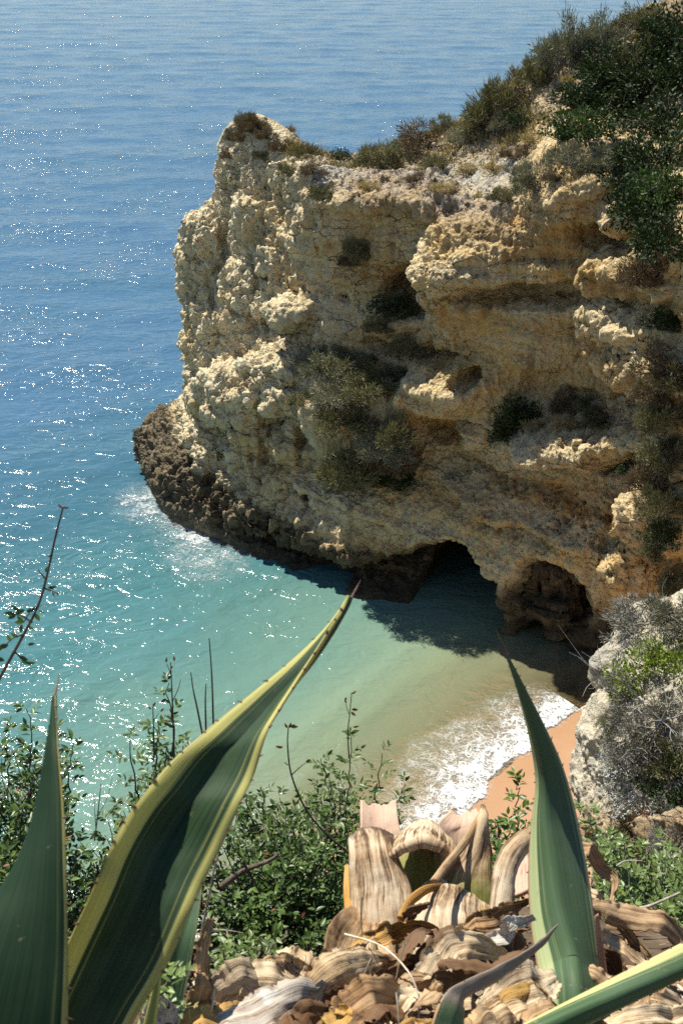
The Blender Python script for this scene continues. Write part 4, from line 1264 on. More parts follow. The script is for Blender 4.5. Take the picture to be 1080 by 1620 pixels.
M_DRY = {
    'straw': dry_material('dry_straw', (0.70, 0.555, 0.36), dark=0.6), 'brown': dry_material('dry_brown', (0.52, 0.36, 0.205), dark=0.85), 'grey': dry_material('dry_grey', (0.52, 0.46, 0.38), dark=0.35, white=0.5),
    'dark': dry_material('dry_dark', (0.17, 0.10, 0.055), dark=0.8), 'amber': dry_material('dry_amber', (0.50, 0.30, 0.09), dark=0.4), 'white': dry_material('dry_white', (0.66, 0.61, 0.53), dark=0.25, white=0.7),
    'stub': dry_material('stub_fibre', (0.66, 0.54, 0.38), 1.6, dark=1.0, green=(0.18, (0.15, 0.17, 0.03)), white=0.4),
    'stubgreen': dry_material('stub_green', (0.56, 0.43, 0.27), 1.6, dark=0.95, green=(0.50, (0.17, 0.20, 0.03))),
    'stubpink': dry_material('stub_pink', (0.50, 0.38, 0.22), 1.2, dark=0.5, green=(0.42, (0.20, 0.22, 0.05)), pinkish=(0.60, (0.58, 0.34, 0.27))),
    'cut': dry_material('stub_cut_face', (0.66, 0.53, 0.36), 2.6, dark=0.9), 'pink': dry_material('dry_pink', (0.62, 0.40, 0.30), 0.8, dark=0.15),
}


def strip(pts, widths, roll=0.0, curl=0.3, nv=60, nu=13, wav=0.010, seed=0, twist=0.0, ragged=0.0):
    """dry strap leaf along a spine of (pixel, pixel, metres ahead); widths in metres"""
    S = catmull(world_pts(pts), nv)
    kr = np.random.default_rng(seed + 900)
    kink = np.interp(np.linspace(0, 1, nv), np.linspace(0, 1, 8), kr.normal(size=8)) * 0.015
    S = S + np.outer(kink, (0, -0.3, 1.0)) + np.outer(np.interp(np.linspace(0, 1, nv), np.linspace(0, 1, 6), kr.normal(size=6)) * 0.008, (1.0, 0, 0))
    curl = curl * 0.40
    w = catmull(np.array(widths, float)[:, None], nv)[:, 0] if len(widths) > 1 else np.full(nv, widths[0])
    t = unit(np.gradient(S, axis=0))
    vd = unit(S - np.array((0, 0, CAM_H)))
    up = unit(-0.5 * vd + np.array((0.0, 0.0, 0.75)))
    side = unit(np.cross(t, -up))
    nor = np.cross(side, t)
    nor = np.where((nor * up).sum(1, keepdims=True) > 0, nor, -nor)     # up and towards the camera
    a = R(roll) + R(twist) * np.linspace(-0.5, 0.5, nv)
    sd_ = side * np.cos(a)[:, None] + nor * np.sin(a)[:, None]
    nn = np.cross(t, sd_)
    nn = np.where((nn * nor).sum(1, keepdims=True) < 0, -nn, nn)
    u = np.linspace(-1, 1, nu)
    if ragged:
        w = w * (1 + ragged * pn(np.stack([np.arange(nv) * 0.16, 0 * w + seed, 0 * w], 1), seed))
    G = S[:, None] + sd_[:, None] * (u[None, :, None] * (w * 0.58)[:, None, None]) - nn[:, None] * (curl * w[:, None] * ((1 - u[None] ** 2) if seed % 2 else (1 - np.abs(u[None]) ** 1.1) * 1.25) * 0.8)[..., None]
    q = G.reshape(-1, 3)
    k = (0.8 * fbm(q * 11 + seed, 4, seed + 3, gain=0.6) + 0.9 * (fbm(q * 5.5 + seed, 2, seed + 5, ridged=True) - 0.3) + 0.6 * fbm(np.stack([np.tile(u * 3.5, nv), np.repeat(np.arange(nv) * 0.035, nu), np.full(nv * nu, seed * 1.7)], 1), 3, seed + 9)).reshape(nv, nu)
    tt = np.arange(nv)[:, None] * 1.0
    rip = pn(np.stack([np.broadcast_to(tt * 0.30, (nv, nu)).ravel(), np.tile(np.sign(u) * 2.2 + seed, nv), np.full(nv * nu, seed * 0.7)], 1), seed + 21).reshape(nv, nu)
    G = G + nn[:, None] * (0.22 * w[:, None] * np.abs(u[None]) ** 2.5 * rip)[..., None]
    cutin = pn(np.stack([np.broadcast_to(tt * 0.55, (nv, nu)).ravel(), np.tile(np.sign(u) * 3.1, nv), np.full(nv * nu, seed * 2.7)], 1), seed + 31).reshape(nv, nu)
    G = G - sd_[:, None] * (0.26 * w[:, None] * np.sign(u)[None] * np.abs(u[None]) ** 5 * np.maximum(cutin, 0))[..., None]
    return G + nn[:, None] * (wav * k)[..., None]


def dry_leaf(name, label, mat, G, cat='dry leaf', group=None, parent=None, thick=0.0025):
    V, F, uu, vv = sheet(G, thick)
    c = V.mean(0)
    o = link(name, mesh_from(name, V - (0 if parent else c), F, True, {'across': uu, 'along': vv}, [M_DRY[mat]]), parent)
    if parent is None:
        o.location = c
        tag(o, label, cat, group)
    return o


# ---- the cut stump with its leaf stubs
stump = thing('agave_stump', 'cut agave stump bristling with dried leaf stubs on the cliff top', 'stump')
ico = bmesh.new()
bmesh.ops.create_icosphere(ico, subdivisions=5, radius=1)
iv2 = np.array([v.co[:] for v in ico.verts])
if2 = np.array([[v.index for v in f.verts] for f in ico.faces])
ico.free()
c_ = at(700, 1500, 2.12)
tvv = iv2 * (0.19, 0.17, 0.20) * (1 + 0.22 * fbm(iv2 * 2.2, 4, 601, ridged=True)[:, None]) + c_
link('trunk', mesh_from('stump_trunk', tvv, if2, True, {'across': iv2[:, 0], 'along': iv2[:, 2] * 0.5 + 0.5}, [M_DRY['dark']]), stump)


def stub(L, Rr, mat, y0, y1, gutter=0.2, thick=0.02, wav=0.006, seed=1, nv=40, cut=None):
    G = blade(edge(L, y0, y1 + 0.14), edge(Rr, y0, y1 + 0.14), gutter, nv, 31, wav, seed, profile='c')
    tg_ = unit(G[-1] - G[-4])
    rag = fbm(np.stack([np.linspace(0, 3.2, 31), np.full(31, seed * 3.1), np.zeros(31)], 1), 4, seed, gain=0.6) * 1.3
    G = G + tg_[None] * (rag[None] * 0.022 * np.linspace(0, 1, nv)[:, None] ** 2)[..., None]
    V, F, uu, vv = sheet(G, np.broadcast_to(thick * (np.sqrt(np.maximum(1 - np.linspace(-1, 1, 31) ** 2, 0)) * 0.85 + 0.15)[None] * (1.0 - 0.25 * np.linspace(0, 1, nv)[:, None]), G.shape[:2]))
    return link('leaf_stub', mesh_from('leaf_stub', V, F, True, {'across': uu, 'along': vv}, [M_DRY[mat]]), stump)


# back row first
stub([(578, 1400), (572, 1345), (570, 1300), (570, 1268)], [(650, 1400), (640, 1345), (630, 1300), (626, 1266)], 'stubpink', 2.28, 2.34, 0.22, 0.02, 0.003, 3)['label'] = 'pink topped square stub'
stub([(690, 1400), (683, 1350), (690, 1305), (712, 1282)], [(760, 1400), (765, 1345), (764, 1300), (752, 1278)], 'stubpink', 2.26, 2.30, 0.25, 0.018, 0.004, 5)['label'] = 'pinkish green stub at the back'
stub([(600, 1430), (602, 1390), (604, 1360), (612, 1338), (640, 1310)], [(735, 1430), (732, 1395), (728, 1370), (722, 1346), (690, 1312)], 'stubgreen', 2.12, 2.22, -0.22, 0.03, 0.008, 7)['label'] = 'wide stub with a puckered pale top'
stub([(612, 1362), (618, 1340), (640, 1316), (665, 1306)], [(726, 1362), (722, 1345), (705, 1325), (680, 1306)], 'cut', 2.11, 2.18, -0.25, 0.03, 0.012, 8)['label'] = 'puckered cut face of the wide stub'
stub([(560, 1520), (556, 1460), (553, 1405), (552, 1352), (550, 1332)], [(668, 1500), (655, 1440), (648, 1400), (628, 1352), (622, 1322)], 'stub', 1.96, 2.06, -0.22, 0.026, 0.006, 9)['label'] = 'big flaring stub split at the top'
stub([(660, 1490), (664, 1440), (680, 1400), (720, 1345), (752, 1300), (762, 1280)], [(790, 1490), (784, 1430), (778, 1385), (775, 1345), (772, 1300), (766, 1280)], 'stubgreen', 2.02, 2.14, -0.20, 0.028, 0.006, 11)['label'] = 'pointed triangular stub'
stub([(680, 1392), (702, 1362), (728, 1330), (754, 1290)], [(690, 1398), (712, 1370), (738, 1338), (764, 1292)], 'brown', 1.99, 2.10, -0.1, 0.012, 0.002, 12)
stub([(772, 1470), (776, 1410), (784, 1360), (806, 1325), (850, 1296)], [(816, 1470), (812, 1420), (812, 1385), (828, 1352), (858, 1318)], 'stub', 1.98, 2.10, -0.3, 0.018, 0.005, 13)['label'] = 'stub arching over like a hook'
stub([(795, 1420), (800, 1375), (808, 1345)], [(850, 1395), (846, 1352), (842, 1335)], 'pink', 2.14, 2.20, 0.15, 0.012, 0.002, 14)['label'] = 'flat pink and yellow stub'
stub([(630, 1520), (628, 1470), (640, 1428), (670, 1402)], [(790, 1520), (786, 1470), (778, 1440), (740, 1402)], 'cut', 1.94, 2.00, -0.25, 0.035, 0.014, 15)['label'] = 'stub with a pale wrinkled cut face'
stub([(628, 1450), (640, 1425), (668, 1402), (700, 1396)], [(636, 1456), (650, 1435), (676, 1414), (702, 1406)], 'amber', 1.92, 1.95, -0.1, 0.010, 0.002, 16)
stub([(512, 1500), (520, 1465), (540, 1440), (560, 1432)], [(625, 1540), (625, 1500), (618, 1462), (600, 1438)], 'brown', 1.82, 1.90, 0.28, 0.014, 0.006, 17)['label'] = 'brown stub curled like a bowl'
stub([(560, 1580), (566, 1540), (574, 1500), (580, 1478)], [(600, 1580), (598, 1540), (594, 1500), (588, 1476)], 'stubgreen', 1.76, 1.80, -0.3, 0.018, 0.003, 18)['label'] = 'narrow green stub'
stub([(545, 1450), (543, 1400), (545, 1370)], [(566, 1450), (562, 1405), (556, 1372)], 'amber', 2.02, 2.06, -0.2, 0.012, 0.003, 19)
stub([(735, 1500), (745, 1460), (757, 1430)], [(775, 1500), (775, 1462), (768, 1432)], 'amber', 1.88, 1.92, -0.2, 0.012, 0.003, 20)
# ---- loose dry leaves: spine, widths (m), roll, curl, twist, kind, label
DL = [
    ([(478, 1590, 1.55), (520, 1545, 1.60), (570, 1520, 1.66), (618, 1505, 1.72)], [.02, .085, .075, .01], 25, .35, 30, 'straw', 'pale straw leaf curling up beside the bowl shaped stub'),
    ([(452, 1500, 1.75), (468, 1520, 1.72), (482, 1545, 1.70)], [.04, .07, .05], -10, .2, 20, 'straw', 'small square tan leaf scrap by the bush'),
    ([(330, 1575, 1.60), (370, 1552, 1.63), (420, 1548, 1.66), (470, 1570, 1.66)], [.05, .09, .09, .05], 20, -.3, 0, 'straw', 'thick pale leaf lying beneath the leafy bush'),
    ([(330, 1640, 1.36), (400, 1612, 1.40), (460, 1575, 1.46), (520, 1560, 1.52)], [.05, .09, .07, .03], 10, .3, 40, 'grey', 'long grey-white leaf along the bottom of the heap'),
    ([(300, 1640, 1.36), (335, 1610, 1.38), (372, 1598, 1.42), (408, 1592, 1.46)], [.04, .06, .06, .02], -10, .2, 10, 'amber', 'amber orange leaf under the grey-white one'),
    ([(232, 1640, 1.24), (250, 1612, 1.26), (270, 1590, 1.30)], [.02, .05, .02], 30, .3, 20, 'grey', 'small grey curled leaf at the foot of the agave'),
    ([(300, 1650, 1.40), (308, 1580, 1.42), (316, 1520, 1.46), (332, 1456, 1.52)], [.05, .05, .045, .025], 40, .35, 50, 'brown', 'upright brown strip leaning on the green agave leaf'),
    ([(525, 1650, 1.38), (560, 1595, 1.42), (605, 1580, 1.48), (640, 1592, 1.52)], [.05, .10, .10, .03], 15, .35, 20, 'brown', 'tan brown leaf humped over the front of the heap'),
    ([(500, 1650, 1.34), (530, 1610, 1.36), (548, 1600, 1.40)], [.03, .05, .02], -20, .3, 0, 'amber', 'amber scrap under the humped leaf'),
    ([(640, 1560, 1.62), (690, 1520, 1.68), (740, 1500, 1.74), (800, 1512, 1.78)], [.03, .09, .08, .03], 20, -.35, -20, 'straw', 'pale ribbed leaf folded over in the middle of the heap'),
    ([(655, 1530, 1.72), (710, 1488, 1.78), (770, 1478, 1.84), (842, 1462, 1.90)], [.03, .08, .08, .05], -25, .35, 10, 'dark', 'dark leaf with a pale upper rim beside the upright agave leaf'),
    ([(760, 1492, 1.78), (800, 1470, 1.80), (842, 1450, 1.82)], [.02, .045, .02], 30, .2, 0, 'white', 'bleached white strip on top of the dark leaf'),
    ([(600, 1625, 1.46), (640, 1580, 1.52), (672, 1560, 1.58), (690, 1552, 1.60)], [.05, .07, .05, .02], -15, -.3, 0, 'straw', 'yellowish leaf half hidden behind the dead grass'),
    ([(750, 1590, 1.50), (800, 1572, 1.54), (850, 1560, 1.58), (880, 1545, 1.62)], [.03, .09, .10, .04], 10, .4, -20, 'straw', 'folded tan leaf beneath the hooked dry tip'),
    ([(720, 1640, 1.36), (760, 1612, 1.42), (800, 1600, 1.46), (842, 1596, 1.50)], [.04, .07, .06, .02], 10, -.25, 0, 'straw', 'small tan leaf behind the leaning agave leaf'),
    ([(450, 1650, 1.34), (480, 1618, 1.38), (520, 1590, 1.44)], [.04, .07, .03], 35, .3, 0, 'dark', 'dark brown leaf at the bottom of the heap'),
    ([(620, 1660, 1.32), (650, 1630, 1.36), (690, 1615, 1.40)], [.04, .06, .02], 20, .3, 0, 'amber', 'yellow brown leaf base at the bottom of the heap'),
    ([(540, 1560, 1.64), (590, 1545, 1.68), (640, 1530, 1.72)], [.04, .08, .04], 50, .3, 0, 'brown', 'brown leaf in the shade under the bowl shaped stub'),
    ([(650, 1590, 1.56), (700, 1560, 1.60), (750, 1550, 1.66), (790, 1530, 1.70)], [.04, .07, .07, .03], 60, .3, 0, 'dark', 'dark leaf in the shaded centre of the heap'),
    ([(820, 1640, 1.42), (860, 1610, 1.46), (905, 1600, 1.52)], [.04, .07, .03], -10, .25, 0, 'brown', 'brown leaf at the foot of the upright agave leaf'),
    ([(560, 1530, 1.78), (600, 1520, 1.80), (650, 1505, 1.84)], [.03, .07, .03], -30, .4, 0, 'dark', 'dark curled leaf between two stubs'),
    ([(470, 1560, 1.66), (505, 1530, 1.70), (545, 1512, 1.74), (590, 1480, 1.80)], [.01, .04, .045, .01], 50, .5, 40, 'brown', 'narrow brown ribbon under the bowl shaped stub'),
    ([(600, 1555, 1.66), (630, 1515, 1.70), (665, 1490, 1.76), (690, 1470, 1.82)], [.01, .05, .05, .02], -50, .5, 60, 'dark', 'blackened ribbon twisting up towards the wrinkled cut face'),
    ([(560, 1500, 1.80), (600, 1478, 1.82), (650, 1468, 1.86), (700, 1476, 1.88)], [.01, .05, .05, .01], 35, .4, 50, 'amber', 'golden brown flap at the base of the flaring stub'),
    ([(690, 1545, 1.62), (730, 1525, 1.64), (780, 1530, 1.66), (830, 1500, 1.70)], [.01, .05, .06, .02], -30, .5, 40, 'dark', 'charred looking leaf lying across behind the hooked dry tip'),
    ([(705, 1470, 1.84), (740, 1462, 1.86), (790, 1448, 1.88), (838, 1430, 1.92)], [.01, .04, .05, .02], 20, .4, 30, 'brown', 'brown flap under the bleached white strip'),
    ([(770, 1620, 1.44), (800, 1585, 1.50), (835, 1570, 1.54), (862, 1580, 1.56)], [.01, .05, .05, .01], 40, -.5, 60, 'amber', 'orange brown curl beside the foot of the upright agave leaf'),
    ([(640, 1640, 1.38), (668, 1600, 1.44), (690, 1572, 1.50), (700, 1550, 1.54)], [.02, .04, .04, .01], -40, .5, 50, 'brown', 'brown ribbon rising behind the bent agave leaf'),
    ([(560, 1640, 1.38), (580, 1610, 1.42), (612, 1600, 1.46), (650, 1610, 1.46)], [.01, .05, .05, .01], -30, -.5, 50, 'dark', 'dark cupped leaf tucked under the humped tan one'),
    ([(440, 1600, 1.48), (480, 1580, 1.52), (520, 1572, 1.56), (560, 1580, 1.58)], [.01, .04, .05, .01], 30, .5, -40, 'dark', 'dark ribbon between the grey-white leaf and the curling straw leaf'),
    ([(380, 1560, 1.72), (420, 1532, 1.76), (460, 1520, 1.80), (505, 1515, 1.84)], [.01, .035, .04, .01], 10, .4, 30, 'brown', 'thin brown leaf along the foot of the leafy bush'),
    ([(860, 1560, 1.70), (890, 1540, 1.74), (925, 1545, 1.76), (960, 1560, 1.76)], [.01, .05, .05, .01], 30, .5, 30, 'straw', 'straw coloured crumpled leaf right behind the upright agave leaf'),
    ([(975, 1640, 1.50), (1000, 1590, 1.56), (1040, 1560, 1.62), (1090, 1545, 1.66)], [.02, .04, .04, .03], -30, .5, 40, 'brown', 'brown ribbon crossing under the looping tan strap'),
    ([(640, 1470, 1.90), (655, 1448, 1.92), (682, 1432, 1.94)], [.01, .035, .01], 30, .4, 30, 'dark', 'small dark flap against the wrinkled cut face'),
    ([(600, 1600, 1.52), (625, 1572, 1.56), (660, 1556, 1.60), (700, 1560, 1.62)], [.01, .04, .045, .01], 0, -.5, 60, 'brown', 'brown twisted leaf in the middle of the heap by the yellowish one'),
    # the brown straps on the other side of the upright leaf
    ([(912, 1345, 2.20), (945, 1362, 2.18), (968, 1400, 2.14), (978, 1450, 2.10), (985, 1490, 2.06)], [.06, .055, .05, .05, .04], 55, .4, 20, 'brown', 'brown strap arching down behind the upright agave leaf'),
    ([(915, 1440, 2.02), (970, 1440, 2.00), (1030, 1460, 1.98), (1110, 1500, 1.96)], [.05, .085, .08, .07], 30, .4, 15, 'brown', 'thick brown strap running to the picture edge'),
    ([(920, 1405, 2.08), (955, 1425, 2.06), (985, 1460, 2.04), (1010, 1490, 2.02), (1030, 1540, 1.98)], [.03, .04, .04, .04, .03], 20, .4, 15, 'straw', 'narrow pale strap bending under the thick brown one'),
    ([(930, 1490, 1.86), (965, 1482, 1.86), (1000, 1510, 1.84), (1030, 1550, 1.80), (1070, 1600, 1.74)], [.05, .07, .06, .05, .04], -20, .4, 10, 'straw', 'looping tan strap above the leaning agave leaf'),
    ([(920, 1540, 1.74), (950, 1550, 1.72), (985, 1580, 1.68), (1010, 1640, 1.60)], [.04, .07, .07, .05], 15, .35, -10, 'brown', 'brown leaf crumpled in the corner under the straps'),
    ([(960, 1570, 1.62), (1010, 1560, 1.64), (1060, 1580, 1.66), (1120, 1620, 1.66)], [.04, .06, .06, .05], 10, .4, 0, 'straw', 'tan strap in front of the looping one'),
    ([(965, 1620, 1.46), (1020, 1608, 1.50), (1120, 1600, 1.54)], [.05, .06, .06], 10, .3, 0, 'straw', 'flat pale strap at the lower corner of the picture'),
    ([(1000, 1500, 2.0), (1040, 1545, 1.94), (1075, 1590, 1.88), (1120, 1640, 1.80)], [.03, .05, .05, .04], 40, .4, 0, 'grey', 'grey brown strap behind the looping one'),
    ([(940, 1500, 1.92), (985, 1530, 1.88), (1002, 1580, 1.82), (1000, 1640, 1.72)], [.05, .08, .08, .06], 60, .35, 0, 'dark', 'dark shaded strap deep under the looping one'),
]
rng = random.Random(5)
for i, (sp, ws, rl, cu, tw, mt, lab) in enumerate(DL):
    dry_leaf('dry_leaf', lab, mt, strip(sp, [w_ * (0.60 if i > 34 else 0.78) for w_ in ws], rl, cu * (1 if i % 3 else -0.9), wav=0.011, seed=i + 2, twist=tw * 1.8 + (50 if i % 2 else -50), ragged=0.14), group='dry agave leaves lying on the cliff top')

rg_ = random.Random(9)
seen_ = set()
for i in range(44):                                                 # torn scraps between the larger leaves
    x, y = rg_.uniform(450, 860), rg_.uniform(1480, 1640)
    hit = ray(near_bvh, x, y)[0]
    if hit is None:
        continue
    a, ln = rg_.uniform(-0.7, 0.9), rg_.uniform(0.10, 0.24)
    d = np.array((math.cos(a), math.sin(a) * 0.6, 0.25 * math.sin(a) + rg_.uniform(-0.3, 0.35))) * ln
    m0 = np.array(hit) + (0, 0, rg_.uniform(0.02, 0.10))
    P3 = np.array([m0 - d * 0.5, m0 + (0, 0, rg_.uniform(-0.02, 0.05)), m0 + d * 0.5])
    fx_, fy_ = project(P3)
    G = strip([(fx_[q], fy_[q], P3[q, 1]) for q in range(3)], [0.015, rg_.uniform(0.035, 0.07), 0.008], rg_.uniform(-50, 50), rg_.uniform(-0.4, 0.5), 24, 9, 0.008, i + 60, rg_.uniform(-110, 110), 0.15)
    mt = rg_.choice(('straw', 'straw', 'brown', 'brown', 'dark', 'amber', 'grey'))
    near_ = min(DL, key=lambda q: np.linalg.norm(at(*q[0][len(q[0]) // 2]) - m0))[-1]
    lab = {'straw': 'pale', 'brown': 'brown', 'dark': 'blackish', 'amber': 'amber', 'grey': 'grey'}[mt] + ' torn scrap against the ' + ' '.join(near_.split()[:11])
    if lab in seen_:
        continue
    seen_.add(lab)
    dry_leaf('dry_leaf_scrap', lab, mt, G, 'leaf scrap', 'torn scraps in the heap of dry leaves')
# ---- loose scraps and the dark bed under the heap: uncountable litter
rng = np.random.default_rng(71)
Vs, Fs, Us, Ws, MI, base = [], [], [], [], [], 0
for k in range(2400):
    lx, ly = rng.uniform(300, 1100), rng.uniform(1440, 1700)
    hit, nor, _i, dist = ray(near_bvh, lx, ly)
    if k % 2:
        hit = near_bvh.ray_cast(Vector((rng.uniform(-3.2, 3.2), rng.uniform(0.2, 3.0), 30.0)), Vector((0, 0, -1)))[0]
        dist = 0.0
    if hit is None or dist > 4.2:
        continue
    a = rng.uniform(0, 6.28)
    heap = 430 < lx < 860 and ly > 1450
    ln, wd = rng.uniform(0.04, 0.16), rng.uniform(0.006, 0.026)
    n = 8
    tt_ = np.linspace(-0.5, 0.5, n)
    P = np.array(hit) + np.stack([np.cos(a) * tt_ * ln, np.sin(a) * tt_ * ln, 0.012 + rng.uniform(0, 0.07 if heap else 0.03) + 0.25 * ln * (rng.uniform(-1, 1) * tt_ + rng.uniform(-1, 1) * (tt_ ** 2) * 2) - 0.56 * np.sin(a) * tt_ * ln], 1)
    sdv = np.array((-math.sin(a), math.cos(a), rng.uniform(-0.5, 0.5)))
    uu_ = np.linspace(-1, 1, 4)
    G = P[:, None] + sdv[None, None] * (uu_[None] * wd / 2 * (1 - 1.5 * np.abs(tt_[:, None]) ** 2))[..., None] + np.array((0, 0, 1.0)) * (rng.uniform(-.5, .5) * wd * (1 - uu_ ** 2))[None, :, None]
    Vs.append(G.reshape(-1, 3))
    f = grid_faces(n, 4) + base
    Fs.append(f)
    MI.append(np.full(len(f), rng.choice((0, 1, 1, 1, 2, 0, 3))))
    Us.append(np.tile(uu_ * 0.5 + rng.uniform(-3, 3), n))
    Ws.append(np.repeat(tt_ + rng.uniform(-3, 3), 4))
    base += n * 4
tag(link('leaf_litter', mesh_from('leaf_litter', np.concatenate(Vs), np.concatenate(Fs), True, {'across': np.concatenate(Us), 'along': np.concatenate(Ws)},
     [M_DRY['brown'], M_DRY['dark'], M_DRY['straw'], M_DRY['grey']], np.concatenate(MI))), kind='stuff')

# ---- dead grass stalks among the heap
GS = [([(545, 1478, 1.62), (600, 1495, 1.58), (640, 1530, 1.52), (660, 1570, 1.48), (662, 1620, 1.44)], 'long bleached grass blade bent across the heap'),
      ([(572, 1420, 1.72), (571, 1450, 1.72), (573, 1482, 1.72)], 'short dead stalk standing over the green stub'),
      ([(640, 1492, 1.60), (632, 1520, 1.60), (625, 1552, 1.60)], 'thin dead stalk leaning beside the bent grass blade'),
      ([(588, 1516, 1.58), (585, 1540, 1.58), (583, 1572, 1.58)], 'upright bleached stalk of the pair in the middle of the heap'),
      ([(588, 1516, 1.58), (580, 1532, 1.58), (573, 1546, 1.58)], 'leaning bleached stalk of the pair in the middle of the heap'),
      ([(627, 1570, 1.46), (630, 1600, 1.44), (632, 1640, 1.42)], 'fine dead stalk at the bottom of the heap'),
      ([(334, 1600, 1.40), (338, 1575, 1.42), (337, 1560, 1.43)], 'dark little twig stuck upright in the pale leaf')]
m = NT('bleached_grass')
M_GRASS = m.done(m.principled(m.ramp(m.noise(40, 3, m.pos()), [(0.3, (0.50, 0.42, 0.28)), (0.7, (0.74, 0.68, 0.54))]), 0.7))
for sp, lab in GS:
    P = catmull(world_pts(sp), 14)
    V, F = tubes([P], [(0.0026, 0.0012)], 5)
    tag(link('grass_stalk', mesh_from('grass_stalk', V, F, True, None, [M_GRASS])), lab, 'grass stalk')

# ================================================================== THE NEAR BUSHES
M_NEAR = {
    'mastic': leaf_material('mastic_leaf', (0.030, 0.062, 0.013), (0.115, 0.180, 0.040), rough=0.38, trans=0.2, spec=0.35),
    'pale': leaf_material('pale_leaf', (0.080, 0.125, 0.030), (0.19, 0.26, 0.075), rough=0.4, trans=0.2, spec=0.45),
    'red': leaf_material('red_leaf', (0.16, 0.045, 0.03), (0.26, 0.10, 0.06), rough=0.4, trans=0.2),
}
M_BARK = wood_material('bush_bark', (0.055, 0.040, 0.030), (0.17, 0.135, 0.105), 60)
M_PALEBARK = wood_material('bush_pale_bark', (0.22, 0.19, 0.16), (0.45, 0.41, 0.36), 60)


def near_leaf_mesh(name, mat, w=0.42, tint=0.5, seed=0):
    """one leaflet of unit length along +y with a midrib fold, 12 faces"""
    rg = np.random.default_rng(seed)
    v = np.linspace(0, 1, 6)
    hw = w * 0.5 * np.sin(np.pi * np.clip(v, 0, 1) ** 0.85) * (1 - 0.15 * v) + 0.008
    z = -0.12 * (v - 0.3) ** 2
    G = np.stack([np.stack([-hw, v, z + hw * 0.35], 1), np.stack([0 * v, v, z], 1), np.stack([hw, v, z + hw * 0.35], 1)], 1)
    return mesh_from(name, G.reshape(-1, 3), grid_faces(6, 3), True, {'tint': np.full(18, tint)}, [mat])


LEAFS = {k: [near_leaf_mesh('leaflet', M_NEAR[k], 0.44, t, i) for i, t in enumerate((0.15, 0.4, 0.65, 0.95))] for k in M_NEAR}


